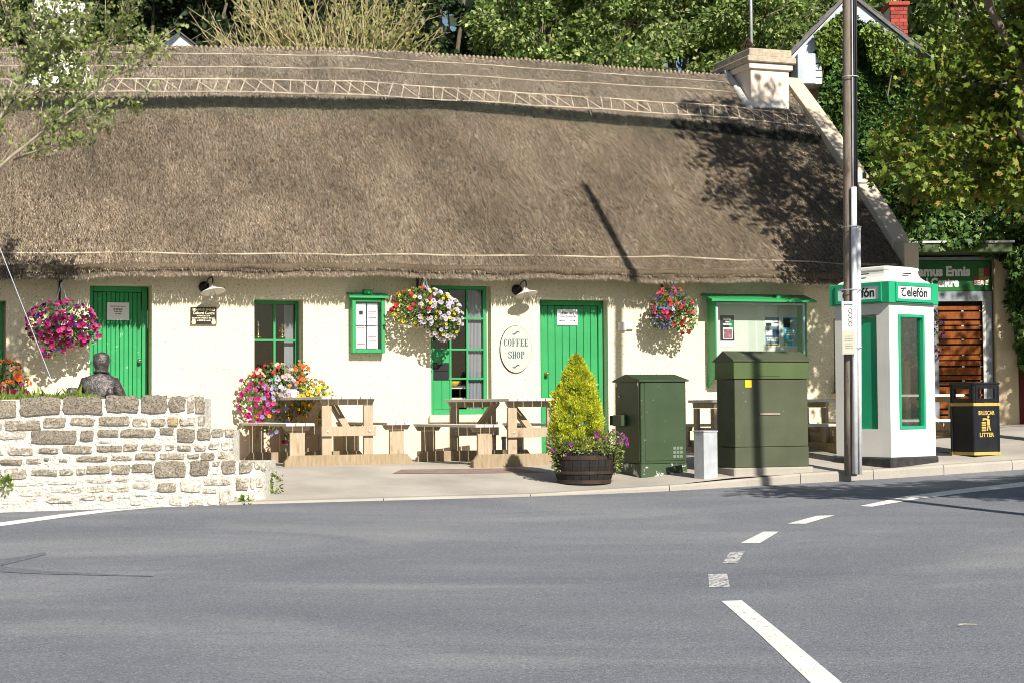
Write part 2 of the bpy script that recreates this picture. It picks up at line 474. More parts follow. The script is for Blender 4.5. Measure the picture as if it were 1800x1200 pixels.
T_BLOOM = (np.array([(0, 0, 0)] + [(math.cos(R(72 * i / 2)) * (.5 if i % 2 == 0 else .42), math.sin(R(72 * i / 2)) * (.5 if i % 2 == 0 else .42), .18 + .05 * (i % 2)) for i in range(10)]),
           [(0, i, i % 10 + 1) for i in range(1, 11)])
def scatter(name, tmpl, P, A, size, col, mat, parent=None, col2=None, spin=None):
    """P positions, A axis (template x direction; for blooms the facing direction), size scale, col rgb per item, col2 rgb of the first template vertex"""
    tv, tf = tmpl
    P = np.asarray(P, float); n = len(P); A = unit(np.asarray(A, float))
    rv = unit(rng.normal(size=(n, 3))) if spin is None else np.asarray(spin, float)
    S = unit(np.cross(A, rv)); Nn = np.cross(A, S)
    if tmpl is T_BLOOM: X, Y_, Z = S, Nn, A
    else: X, Y_, Z = A, S, Nn
    size = np.broadcast_to(np.asarray(size, float), (n,))[:, None, None]
    V = P[:, None, :] + size * (tv[None, :, 0:1] * X[:, None, :] + tv[None, :, 1:2] * Y_[:, None, :] + tv[None, :, 2:3] * Z[:, None, :])
    k = len(tv)
    me = bpy.data.meshes.new(name)
    nf = len(tf); sz = len(tf[0])
    F = (np.array(tf)[None] + (np.arange(n) * k)[:, None, None]).reshape(-1)
    me.vertices.add(n * k); me.vertices.foreach_set('co', V.reshape(-1))
    me.loops.add(n * nf * sz); me.loops.foreach_set('vertex_index', F)
    me.polygons.add(n * nf)
    me.polygons.foreach_set('loop_start', np.arange(n * nf) * sz)
    me.polygons.foreach_set('loop_total', np.full(n * nf, sz))
    at = me.attributes.new('col', 'FLOAT_COLOR', 'POINT')
    C = np.ones((n, k, 4)); C[:, :, :3] = np.asarray(col)[:, None, :]
    if col2 is not None: C[:, 0, :3] = col2
    at.data.foreach_set('color', C.reshape(-1))
    me.update(); me.validate()
    return link(name, me, mat, parent)
def tints(n, pal, jitter=.18, w=None):
    pal = np.array(pal); i = rng.choice(len(pal), n, p=w)
    return np.clip(pal[i] * (1 + rng.normal(0, jitter, (n, 1))) * (1 + rng.normal(0, .05, (n, 3))), .002, .95)
def ball(n, c, r, shell=.0):
    d = unit(rng.normal(size=(n, 3)))
    q = rng.uniform(shell ** 3, 1, (n, 1)) ** (1 / 3)
    return np.array(c) + d * q * np.array(r), d
def sub(o, kind='stuff'):
    o['kind'] = kind; return o

# ================================================================== GROUND
def grid_mesh(name, xs, rows, fz, mat):
    """rows: function x -> list of y"""
    v = []; f = []
    nr = None
    for x in xs:
        ys = rows(x); nr = len(ys)
        v += [(x, y, fz(x, y)) for y in ys]
    for i in range(len(xs) - 1):
        for j in range(nr - 1):
            a = i * nr + j
            f.append((a, a + nr, a + nr + 1, a + 1))
    mb = MB(); mb.v = v; mb.f = f
    return mb.build(name, mat, smooth=True)
def zbase(x, y):
    return float(np.interp(y, [-50, 21, 27, 60, 400], [-2.2, -1.6, -.25, -.1, 3]))
gx = [-900, -300, -100] + list(np.linspace(-40, 40, 17)) + [100, 300, 900]
gy = [-300, -50] + list(np.linspace(0, 60, 21)) + [120, 300, 1500]
tag(grid_mesh('ground', gx, lambda x: gy, zbase, 'ground'), kind='structure')
def road_rows(x):
    k = K(x)
    ys = list(np.linspace(-8, min(k, 60), 44))
    return ys + ([k + .3, k + .7, max(17.95, k + 1)] if x < -2.7 else [k + .004, k + .008, k + .012])
xs = list(np.linspace(-14, -2.71, 24)) + list(np.linspace(-2.69, 16, 40))
road = tag(grid_mesh('road', [-38, -24] + xs + [24, 38], road_rows, zroad, 'asphalt'), kind='structure')
def ter_rows(x):
    y0 = 17.80 if x < -2.7 else K(x) + .0
    y1 = K(x) + 3.1
    return list(np.linspace(y0, max(y1, y0 + .5), 14)) + list(np.linspace(max(y1, y0 + .5) + .6, max(y1, y0) + 12, 10))
terrace = tag(grid_mesh('terrace', xs + [24], ter_rows, lambda x, y: zter(x, y), 'terrace'), kind='structure')

def marking(name, pts_l, pts_r, mat, n=10):
    """a painted strip between two pixel polylines, laid on the road"""
    def res(p):
        p = np.array(p, float); d = np.r_[0, np.cumsum(np.linalg.norm(np.diff(p, axis=0), axis=1))]
        s = np.linspace(0, d[-1], n)
        return np.c_[np.interp(s, d, p[:, 0]), np.interp(s, d, p[:, 1])]
    a, b = res(pts_l), res(pts_r)
    mb = MB(); v = []
    for p, q in zip(a, b):
        for t in (0, .5, 1):
            g = hroad(p[0] + (q[0] - p[0]) * t, p[1] + (q[1] - p[1]) * t)
            v.append((g.x, g.y, zroad(g.x, g.y) + .0035))
    mb.v = v
    mb.f = [(i * 3 + j, i * 3 + j + 1, i * 3 + j + 4, i * 3 + j + 3) for i in range(n - 1) for j in range(2)]
    return mb.build(name, mat, road)
marking('line_marking', [(1268, 1056), (1330, 1110), (1425, 1200), (1500, 1275)], [(1304, 1055), (1370, 1108), (1480, 1200), (1560, 1272)], 'paint', 16)
marking('line_marking', [(1245, 1009), (1246, 1032)], [(1278, 1008), (1283, 1031)], 'paint_worn', 5)
marking('line_marking', [(1283, 970), (1270, 990)], [(1309, 969), (1296, 989)], 'paint_worn', 5)
marking('line_marking', [(1342, 934), (1302, 954)], [(1369, 934), (1336, 954)], 'paint', 5)
marking('line_marking', [(1436, 906), (1384, 920)], [(1468, 905), (1416, 920)], 'paint', 5)
marking('line_marking', [(1511, 889), (1590, 872), (1690, 859), (1830, 843)], [(1533, 890), (1610, 877), (1695, 866), (1840, 850)], 'paint', 16)
marking('line_marking', [(-60, 924), (0, 918), (110, 903), (200, 893), (290, 888.5)], [(-60, 930.5), (0, 924.5), (120, 908), (210, 897), (300, 889.6)], 'paint', 14)
# skid stains at the junction mouth
stain = M('tyre_stain', (.105, .112, .13), (.17, .18, .205), 26, .85)
marking('skid_stain', [(-30, 988), (20, 980), (78, 970.5)], [(-30, 1001), (14, 991), (82, 974)], stain, 8)
marking('skid_stain', [(-30, 990), (60, 1002), (200, 1009), (270, 1012)], [(-30, 1003), (60, 1008), (200, 1011.5), (270, 1012.8)], stain, 10)

# kerb stones along the footpath
kerb = tag(thing('kerb', None, None), kind='structure')
x = -3.0
while x < 15:
    ln = .93 if x > 1.9 else 1.6
    x1 = x + ln - .008
    v = []
    for xx in (x, x1):
        k = K(xx); zt = zk(xx) + kh(xx) + .006
        for dy, z in ((-.03, zk(xx) - .2), (-.018, zt - .025), (.0, zt), (.14, zt + .006), (.15, zk(xx) - .2)):
            v.append((xx, k + dy, z))
    mb = MB().add(v, [(i, i + 1, i + 6, i + 5) for i in range(4)] + [(0, 1, 2, 3, 4), (9, 8, 7, 6, 5)])
    mb.build('kerb_stone', 'kerb', kerb)
    x += ln
# red paving strip and drain grate let into the terrace
def flat_on_terrace(name, pix, mat, up=.005, parent=None):
    q = [hter(*p) for p in pix]
    v = []
    n = 6
    for i in range(n + 1):
        for j in range(n + 1):
            a = q[0].lerp(q[1], i / n); b = q[3].lerp(q[2], i / n); p = a.lerp(b, j / n)
            v.append((p.x, p.y, zter(p.x, p.y) + up))
    mb = MB(); mb.v = v
    mb.f = [(i * (n + 1) + j, i * (n + 1) + j + 1, (i + 1) * (n + 1) + j + 1, (i + 1) * (n + 1) + j) for i in range(n) for j in range(n)]
    return mb.build(name, mat, parent)
flat_on_terrace('paving_strip', [(690, 832), (960, 830), (905, 822.5), (705, 825)], 'redpave', parent=terrace)
flat_on_terrace('drain_grate', [(1641, 800), (1674, 800), (1672, 794), (1641, 794)], 'grate', parent=terrace)

# ================================================================== COTTAGE
cot = thing('thatched_cottage', 'long cream roughcast cottage with brown thatched roof and green doors', 'cottage', F0, TH)
def rect(px0, py0, px1, py1, n=0):
    u0, z1 = onwall(px0, py0, n); u1, _ = onwall(px1, py0, n)
    um, z0 = onwall((px0 + px1) / 2, py1, n); _, z1 = onwall((px0 + px1) / 2, py0, n)
    return u0, u1, z0, z1
U_L, U_R = -9.5, 6.62
ZW0, ZW1 = -.3, 2.84
OPEN = {}
OPEN['win0'] = (*rect(-84, 527, 11, 700), .40)
d1 = rect(158, 500, 267, 800); OPEN['door1'] = (d1[0], d1[1], .02, d1[3], .45)
OPEN['win1'] = (*rect(447, 526, 533, 712), .38)
OPEN['win2'] = (*rect(757, 502, 863, 728), .12)
d2 = rect(949, 527, 1068, 800); OPEN['door2'] = (d2[0], d2[1], .05, d2[3], .24)
OPEN['win3'] = (*rect(1465, 560, 1552, 690), .25)
us = sorted({U_L, U_R} | {round(o[i], 4) for o in OPEN.values() for i in (0, 1)})
def zplinth(u): return .58
mb = MB()
cells = []
for a, b in zip(us[:-1], us[1:]):
    op = [o for o in OPEN.values() if o[0] < (a + b) / 2 < o[1]]
    spans = [(ZW0, ZW1)] if not op else [(ZW0, op[0][2]), (op[0][3], ZW1)]
    for z0, z1 in spans:
        mb.add([(a, 0, z0), (b, 0, z0), (b, 0, z1), (a, 0, z1)], [(0, 1, 2, 3)])
    for o in op[:1]:
        u0, u1, z0, z1, d = o
        mb.add([(u0, 0, z0), (u1, 0, z0), (u1, 0, z1), (u0, 0, z1), (u0, d, z0), (u1, d, z0), (u1, d, z1), (u0, d, z1)],
               [(0, 4, 7, 3), (1, 2, 6, 5), (3, 7, 6, 2), (0, 1, 5, 4)])
wallo = mb.build('wall', 'wall', cot)
# smooth plinth band, 2 cm proud
mb = MB()
for a, b in zip(us[:-1], us[1:]):
    op = [o for o in OPEN.values() if o[0] < (a + b) / 2 < o[1] and o[2] < .45]
    if not op: MB().box(a, b, -.02, .004, ZW0, .40).build('plinth', 'plinth', cot)
# dark rooms behind the openings
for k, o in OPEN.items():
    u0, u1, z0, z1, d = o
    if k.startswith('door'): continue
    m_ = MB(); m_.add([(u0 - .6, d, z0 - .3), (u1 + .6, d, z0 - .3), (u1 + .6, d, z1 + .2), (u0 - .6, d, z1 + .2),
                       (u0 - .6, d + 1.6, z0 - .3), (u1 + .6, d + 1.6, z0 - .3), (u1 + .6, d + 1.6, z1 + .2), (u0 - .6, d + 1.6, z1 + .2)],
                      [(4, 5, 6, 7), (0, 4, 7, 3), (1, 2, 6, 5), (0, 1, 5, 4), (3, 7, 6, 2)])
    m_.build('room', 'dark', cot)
# gable and rear walls
ROOF_R = 3.70
def ridge_px(x): return float(np.interp(x, [-300, 220, 400, 600, 767, 933, 1058, 1200, 1400], [95, 91, 93, 96, 105, 115, 126, 136, 152]))
def eave_px(x): return float(np.interp(x, [-300, 0, 200, 400, 600, 750, 900, 1100, 1300, 1480, 1610, 1700], [480, 478, 476, 474, 475, 477, 479, 483, 487, 489, 492, 494]))
EOUT = .42
def u2px(u, n, z):
    p = wl(u, n, z) - EYE
    return 900 + FP * p.dot(c_r) / p.dot(c_f), 600 - FP * p.dot(c_u) / p.dot(c_f)
def solve_z(u, n, pyf):                       # height at (u,n) so that it meets the photo's line pyf(px)
    z = 3.0
    for _ in range(6):
        px, py = u2px(u, n, z)
        z += (py - pyf(px)) / FP * (wl(u, n, z) - EYE).dot(c_f)
    return z
ULIST = np.linspace(U_L, U_R + .0, 120)
ZE = np.array([solve_z(u, EOUT, eave_px) for u in ULIST])
ZR = np.array([solve_z(u, -ROOF_R, ridge_px) for u in ULIST])
def ze(u): return float(np.interp(u, ULIST, ZE))
def zr(u): return float(np.interp(u, ULIST, ZR))
def roof_pt(u, v, lift=0.0):
    """v=0 eave tip .. 1 ridge; slightly cushioned surface"""
    n = EOUT + (-ROOF_R - EOUT) * v
    z = ze(u) + (zr(u) - ze(u)) * v
    z += .10 * math.sin(math.pi * min(1, v)) + .018 * math.sin(2.1 * u + 3 * v) + .012 * math.sin(5.3 * u - 7 * v)
    return (u, -n, z + lift)
EDGE_PX = ([-300, 150, 400, 600, 754, 892, 1017, 1200, 1265, 1365, 1426, 1480], [186, 184, 180, 184, 183, 194, 206, 221, 226, 238, 245, 250])
def v_of_px(u, pyf):
    lo, hi = 0.0, 1.0
    for _ in range(30):
        mid = (lo + hi) / 2
        a, n, z = roof_pt(u, mid)
        px, py = u2px(u, -n, z)
        if py > pyf(px): lo = mid
        else: hi = mid
    return lo
v_edge = np.array([v_of_px(u, lambda x: float(np.interp(x, *EDGE_PX))) for u in ULIST])
def ve(u): return float(np.interp(u, ULIST, v_edge)) + .004 * math.sin(9 * u) + .003 * math.sin(23 * u)
U_END = U_R - .16
ug = np.linspace(U_L, U_END, 150)
def roof_rows(v0, v1, n): return [v0 + (v1 - v0) * i / n for i in range(n + 1)]
mb = MB(); rows = []
for u in ug:
    wob = .02 * math.sin(6 * u) + .015 * math.sin(17 * u)
    z0 = ze(u)
    col = [(u, .05, z0 + .34), (u, -.22, z0 + .10), (u, -EOUT + .05, z0 - .03 + wob), (u, -EOUT - .02, z0 + .01 + wob), (u, -EOUT - .015, z0 + .07)]
    col += [roof_pt(u, v) for v in roof_rows(.03, .995, 22)]
    col += [(u, ROOF_R + .12, zr(u) - .02), (u, ROOF_R + 1.6, zr(u) - 1.75), (u, ROOF_R + 3.6, zr(u) - 3.95)]
    rows.append(col)
nr = len(rows[0])
mb.v = [p for c in rows for p in c]
mb.f = [(i * nr + j, (i + 1) * nr + j, (i + 1) * nr + j + 1, i * nr + j + 1) for i in range(len(ug) - 1) for j in range(nr - 1)]
thatch = mb.build('thatch', 'thatch', cot, smooth=True)
tag(thatch, 'weathered brown reed thatch with shaggy eaves')
# raised ridge layer
mb = MB(); rows = []
for u in ug:
    e = ve(u)
    col = [roof_pt(u, e - .004, -.03), roof_pt(u, e - .008, .05), roof_pt(u, e + .002, .095)]
    col += [roof_pt(u, v, .10) for v in roof_rows(e + .02, .985, 8)]
    col += [(u, ROOF_R, zr(u) + .10), (u, ROOF_R + .25, zr(u) - .1), (u, ROOF_R + .9, zr(u) - .85)]
    rows.append(col)
nr = len(rows[0])
mb.v = [p for c in rows for p in c]
mb.f = [(i * nr + j, (i + 1) * nr + j, (i + 1) * nr + j + 1, i * nr + j + 1) for i in range(len(ug) - 1) for j in range(nr - 1)]
ridge = mb.build('ridge_layer', 'thatch', cot, smooth=True)
# straw ends: one mass per layer
def vnoise(x, y, seed=0):
    r_ = np.random.default_rng(seed).random((64, 64))
    xi, yi = np.floor(x).astype(int), np.floor(y).astype(int); fx, fy = x - xi, y - yi
    fx, fy = fx * fx * (3 - 2 * fx), fy * fy * (3 - 2 * fy)
    g_ = lambda a, b: r_[a % 64, b % 64]
    return (g_(xi, yi) * (1 - fx) + g_(xi + 1, yi) * fx) * (1 - fy) + (g_(xi, yi + 1) * (1 - fx) + g_(xi + 1, yi + 1) * fx) * fy
def straws(name, n, vf, lift, parent, pal, ln=(.05, .15), wd=(.0036, .0084), droop=.0, patches=True):
    u = rng.uniform(U_L, U_END, n); q = rng.uniform(0, 1, n)
    pts = np.empty((n, 3)); ax = np.empty((n, 3))
    v = vf(u, q)
    zee = np.interp(u, ULIST, ZE); zrr = np.interp(u, ULIST, ZR)
    nn = EOUT + (-ROOF_R - EOUT) * v
    z = zee + (zrr - zee) * v + .10 * np.sin(np.pi * v) + .018 * np.sin(2.1 * u + 3 * v) + .012 * np.sin(5.3 * u - 7 * v) + lift
    pts[:, 0], pts[:, 1], pts[:, 2] = u, -nn, z
    sl = (zrr - zee) / (EOUT + ROOF_R)
    ax[:, 0] = rng.normal(0, .17, n); ax[:, 1] = -1 + rng.normal(0, .1, n); ax[:, 2] = -sl + rng.normal(.20, .20, n) - droop
    lnn = rng.uniform(*ln, n)
    a = unit(ax)
    side = unit(np.cross(a, np.c_[np.zeros(n), -sl, np.ones(n)]))
    nor = np.cross(side, a)
    wdt = rng.uniform(*wd, n)
    V = np.stack([pts - side * wdt[:, None], pts + side * wdt[:, None], pts + a * lnn[:, None] + nor * .004], 1)
    me = bpy.data.meshes.new(name)
    me.vertices.add(n * 3); me.vertices.foreach_set('co', V.reshape(-1))
    me.loops.add(n * 3); me.loops.foreach_set('vertex_index', np.arange(n * 3))
    me.polygons.add(n); me.polygons.foreach_set('loop_start', np.arange(n) * 3); me.polygons.foreach_set('loop_total', np.full(n, 3))
    c = tints(n, pal, .36)
    if patches:      # weathering: darker, browner drifts running down the slope
        w = .5 * vnoise(u * 1.3 + 20, v * 5 + 3, 1) + .3 * vnoise(u * 3.6 + 50, v * 9, 2) + .2 * vnoise(u * 9 + 90, v * 20, 3)
        c *= np.clip(.50 + 1.0 * w, .5, 1.4)[:, None]
    C = np.ones((n, 3, 4)); C[:, :, :3] = c[:, None, :]
    at = me.attributes.new('col', 'FLOAT_COLOR', 'POINT'); at.data.foreach_set('color', C.reshape(-1))
    me.update()
    return sub(link(name, me, 'straw', parent))
PAL_T = [(.275, .208, .138), (.20, .147, .095), (.355, .292, .212), (.088, .065, .043), (.25, .215, .168)]
PAL_G = [(.30, .27, .225), (.38, .34, .28), (.22, .19, .15), (.33, .28, .22)]
straws('straw', 370000, lambda u, q: .005 + q * (np.interp(u, ULIST, v_edge) - .01), .012, thatch, PAL_T)
straws('straw', 130000, lambda u, q: np.interp(u, ULIST, v_edge) + .004 + q * (.985 - np.interp(u, ULIST, v_edge)), .108, ridge, PAL_T + PAL_G)
straws('eave_straw', 20000, lambda u, q: -.010 + q * .030, -.035, thatch, [(.20, .16, .11), (.13, .10, .07), (.27, .22, .165)], (.03, .085), (.004, .009), .25, False)
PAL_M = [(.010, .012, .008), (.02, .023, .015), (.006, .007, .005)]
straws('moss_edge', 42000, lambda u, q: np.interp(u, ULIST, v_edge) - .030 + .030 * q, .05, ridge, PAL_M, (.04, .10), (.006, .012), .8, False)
straws('green_tinge', 9000, lambda u, q: np.interp(u, ULIST, v_edge) - .014 - .05 * q * q, .014, thatch, [(.17, .19, .11), (.22, .22, .15), (.13, .15, .09)], patches=False)

# dark mossy cut edge of the ridge layer
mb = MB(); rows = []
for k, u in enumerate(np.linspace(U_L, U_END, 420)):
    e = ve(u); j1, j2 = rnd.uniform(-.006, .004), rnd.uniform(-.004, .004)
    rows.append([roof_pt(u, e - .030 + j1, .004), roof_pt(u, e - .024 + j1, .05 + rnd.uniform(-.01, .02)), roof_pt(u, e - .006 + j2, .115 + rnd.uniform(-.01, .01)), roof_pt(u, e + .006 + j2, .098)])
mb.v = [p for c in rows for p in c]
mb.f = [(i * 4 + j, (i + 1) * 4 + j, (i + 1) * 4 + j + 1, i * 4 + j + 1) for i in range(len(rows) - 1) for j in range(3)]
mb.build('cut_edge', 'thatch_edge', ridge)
# hazel rods pinned along the roof
def roof_rod(u0, u1, vf, lift, r, parent, name='rod', n=3):
    pts = [roof_pt(u, vf(u), lift) for u in np.linspace(u0, u1, n)]
    MB().tube(pts, r, 5).build(name, 'rod', parent)
def px_line(xs, ys): return lambda x: float(np.interp(x, xs, ys))
def vline(xs, ys):
    f = px_line(xs, ys)
    vals = np.array([v_of_px(u, f) for u in ULIST])
    return lambda u: float(np.interp(u, ULIST, vals)) + .0022 * math.sin(3.1 * u) + .0012 * math.sin(8 * u)
LG = [vline([-300, 220, 600, 900, 1200, 1300, 1450], [q + 9 for q in [98, 97, 102, 121, 142, 150, 160]]), vline([-300, 220, 600, 900, 1200, 1320, 1450], [q + 9 for q in [120, 121, 124, 142, 158, 168, 176]]),
      vline([-300, 150, 330, 600, 900, 1150, 1300, 1450], [q + 9 for q in [144, 145, 143, 146, 166, 182, 192, 212]]), vline([-300, 150, 330, 600, 900, 1150, 1300, 1450], [q + 9 for q in [166, 167, 165, 169, 186, 202, 212, 228]])]
for k, f in enumerate(LG):
    u = U_L + rnd.random() * .3
    while u < U_END - .2:
        ln = rnd.uniform(.75, 1.25)
        roof_rod(u, min(u + ln, U_END - .1), f, .118 + rnd.uniform(0, .006), .0075 if k < 2 else .0095, ridge)
        u += ln - .02
fe = vline([-300, 0, 600, 1200, 1480, 1620], [446, 447, 450, 455, 466, 470])
u = U_L
while u < U_END - .2:
    ln = rnd.uniform(.9, 1.5)
    roof_rod(u, min(u + ln, U_END - .1), fe, .024, .0115, thatch)
    u += ln - .02
u = U_L + .1; k = 0
while u < U_END - .3:
    a, b = LG[3], LG[2]
    s = rnd.uniform(-.05, .05)
    p0 = roof_pt(u + s, a(u) - .004, .122); p1 = roof_pt(u + .02 * (k % 3) + .09, b(u) + .004, .122)
    MB().tube([p0, p1], .0085, 5).build('cross_spar', 'rod', ridge)
    if rnd.random() < .62:
        p0 = roof_pt(u + .02, b(u) + .002, .127); p1 = roof_pt(u + .27, a(u + .27) - .002, .127)
        MB().tube([p0, p1], .0075, 5).build('cross_spar', 'rod', ridge)
    u += .235 + rnd.uniform(-.03, .03); k += 1
# stitched knuckles along the very top
u = U_L
while u < U_END - .9:
    MB().lathe([(.010, -.07), (.024, -.045), (.028, -.015), (.02, .006), (.006, .014)], 7, (u, ROOF_R - .02, zr(u) + .098)).build('ridge_knuckle', 'knuckle', ridge, smooth=True)
    u += .078 if u > -6.6 else .3
# gable coping on the right verge, skew-stone foot
mb = MB(); cv = []
nseg = 9
for i in range(nseg + 1):
    v = .115 + .86 * i / nseg
    n = EOUT + (-ROOF_R - EOUT) * v
    z = ze(U_R) + (zr(U_R) - ze(U_R)) * v + .10 * math.sin(math.pi * max(0, v)) + .15
    cv.append((-n, z))
coping = None
for i in range(nseg):
    (y0, z0), (y1, z1) = cv[i], cv[i + 1]
    g = .006 if i else 0
    f = (y0 + (y1 - y0) * g, z0 + (z1 - z0) * g)
    m_ = MB(); vs = []
    for u in (U_END + .0, U_R + .16):
        for (y, z), dz in ((f, .07), ((y1, z1), .07), ((y1, z1), -.16), (f, -.16)):
            vs.append((u, y, z + dz))
    m_.add(vs, [(0, 1, 2, 3), (7, 6, 5, 4), (0, 4, 5, 1), (1, 5, 6, 2), (2, 6, 7, 3), (3, 7, 4, 0)])
    if coping is None: coping = m_.build('gable_coping', 'cope', cot, bevel=.008)
    else: m_.build('coping_stone', 'cope', coping, bevel=.008)
ky, kz_ = cv[0]
m_ = MB()
m_.prism_x([(-.26, ze(U_R) - .42), (-.26, kz_ - .03), (ky + .10, kz_ + .02), (.12, ze(U_R) + .2), (.12, ze(U_R) - .42)], U_END + .02, U_R + .13)
m_.build('kneeler', 'cope', cot, bevel=.012)
# gable wall under the coping (side) and rear
m_ = MB()
gy_ = [(0.0, ZW0), (7.4, ZW0), (7.4, 2.2), (ROOF_R, zr(U_R) + .0), (.0, ze(U_R) + .30)]
m_.prism_x(gy_, U_R - .18, U_R + .10)
m_.build('gable_wall', 'cream', cot)
MB().box(U_L, U_R, 7.25, 7.4, ZW0, 2.2).build('rear_wall', 'cream', cot)

# chimneys
def chimney(u0, u1, y0, y1, ztop, zbot, name_mat):
    o = MB().box(u0, u1, y0, y1, zbot, ztop - .30).build('chimney', name_mat, cot, bevel=.01)
    MB().box(u0 - .05, u1 + .05, y0 - .05, y1 + .05, ztop - .36, ztop - .255).build('chimney_band', name_mat, o, bevel=.008)
    MB().box(u0 - .10, u1 + .10, y0 - .10, y1 + .10, ztop - .252, ztop - .145).build('chimney_cap', 'lichen' if name_mat == 'chim' else name_mat, o, bevel=.015)
    MB().box(u0 - .04, u1 + .04, y0 - .04, y1 + .04, ztop - .143, ztop).build('chimney_top', 'lichen' if name_mat == 'chim' else name_mat, o, bevel=.015)
    return o
zc = solve_z(U_R - .72, -ROOF_R + .8, lambda x: 88.0)
CY0, CY1 = ROOF_R - .80, ROOF_R + .56
UC = U_R - .46
ch = chimney(UC - .72, UC + .03, CY0, CY1, zc, zr(U_R) - 1.3, 'chim')
# flashing at the foot of the stack, cone spark guard, aerial mast
zf = lambda y: zr(UC - .4) + (y - ROOF_R) * (zr(UC - .4) - ze(UC - .4)) / (ROOF_R + EOUT)
m_ = MB()
m_.add([(UC - .78, CY0 - .13, zf(CY0 - .13) + .10), (UC + .0, CY0 - .13, zf(CY0 - .13) + .10), (UC + .0, CY0 - .004, zf(CY0) + .26), (UC - .78, CY0 - .004, zf(CY0) + .26),
        (UC - .78, CY0 - .13, zf(CY0 - .13) + .02), (UC + .0, CY0 - .13, zf(CY0 - .13) + .02), (UC + .0, CY0 - .004, zf(CY0) + .02), (UC - .78, CY0 - .004, zf(CY0) + .02)],
       [(0, 1, 2, 3), (4, 7, 6, 5), (0, 4, 5, 1), (0, 3, 7, 4), (1, 5, 6, 2)])
m_.build('flashing', 'lead', ch, bevel=.01)
m_ = MB()
pts = [(UC - .80, y, zf(y) + .16) for y in (CY0 - .12, CY0 + .2, CY0 + .5, CY0 + .80)]
m_.tube(pts, [.075, .07, .07, .055], 8).build('side_flashing', 'lead', ch, smooth=True)
m_ = MB()
cx_, cy_ = UC - .42, ROOF_R - .1
for i in range(16):
    a = 2 * math.pi * i / 16
    m_.tube([(cx_ + .17 * math.cos(a), cy_ + .17 * math.sin(a), zc), (cx_ + .11 * math.cos(a + .2), cy_ + .11 * math.sin(a + .2), zc + .2), (cx_, cy_, zc + .36)], .009, 4)
for r_, z_ in ((.165, .02), (.13, .13), (.085, .23)):
    m_.tube([(cx_ + r_ * math.cos(t), cy_ + r_ * math.sin(t), zc + z_) for t in np.linspace(0, 2 * math.pi, 17)], .008, 4)
m_.build('spark_guard', 'hoop', ch)
MB().tube([(UC - .03, CY1 - .05, zc - .2), (UC - .03, CY1 - .05, zc + 2.6)], .028, 8).build('aerial_mast', 'steel', ch, smooth=True)
zc2 = solve_z(onwall(105, 300)[0], -ROOF_R, lambda x: 22.0)
uL0 = onwall(60, 90, -ROOF_R)[0]; uL1 = onwall(138, 90, -ROOF_R)[0]
ch2 = chimney(uL0, uL1, ROOF_R - .75, ROOF_R + .5, zc2, zr(uL0) - 1.0, 'kiosk')
MB().box(uL0 - .12, uL1 + .12, ROOF_R - .98, ROOF_R - .5, zr(uL0) - .75, zr(uL0) - .38).build('flashing', 'white', ch2, bevel=.05)

# ---- doors and windows (parts of the cottage)
def door(o, px_frame_r, planks, knob, glazed=False, worn='green', bar=.075):
    u0, u1, z0, z1, d = o
    ur, _ = onwall(px_frame_r, 600, -d)
    ul = u0 + .0
    y = d - .07
    m_ = MB(); m_.box(ul, ul + bar, y, d, z0, z1); m_.box(ur - bar, ur, y, d, z0, z1); m_.box(ul + bar, ur - bar, y, d, z1 - bar, z1)
    dr = m_.build('door', 'green', cot, bevel=.006)
    a, b = ul + bar + .004, ur - bar - .004
    w = (b - a) / planks
    for i in range(planks):
        MB().box(a + i * w + .003, a + (i + 1) * w - .003, y + .022 + rnd.uniform(0, .003), y + .06, z0 + .02, z1 - bar - .006).build('plank', worn, dr, bevel=.004)
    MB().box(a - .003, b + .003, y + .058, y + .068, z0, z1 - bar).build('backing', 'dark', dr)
    if ur < u1 - .02: MB().box(ur + .001, u1, d - .002, d + .05, z0, z1).build('reveal_back', 'plinth', dr)
    ku, kz = onwall(*knob, -d)
    MB().lathe([(.030, 0), (.030, .008), (.012, .012), (.012, .035), (.026, .05), (.030, .065), (.02, .08), (.004, .083)], 12).build('door_knob', 'brass' if glazed else 'chrome', dr, smooth=True, loc=(ku, y + .02, kz)).rotation_euler[0] = R(90)
    MB().box(ul - .02, ur + .05, -.03, d + .02, z0 - .10, z0).build('step', 'kerb', dr, bevel=.01)
    return dr
dr1 = door(OPEN['door1'], 258, 11, (244, 634), worn='green_worn')
ku, kz = onwall(251, 690, -OPEN['door1'][4])
MB().box(ku - .012, ku + .012, OPEN['door1'][4] - .055, OPEN['door1'][4] - .045, kz - .06, kz + .05).build('keyhole_plate', 'black', dr1)
dr2 = door(OPEN['door2'], 1057, 8, (958, 657), True)
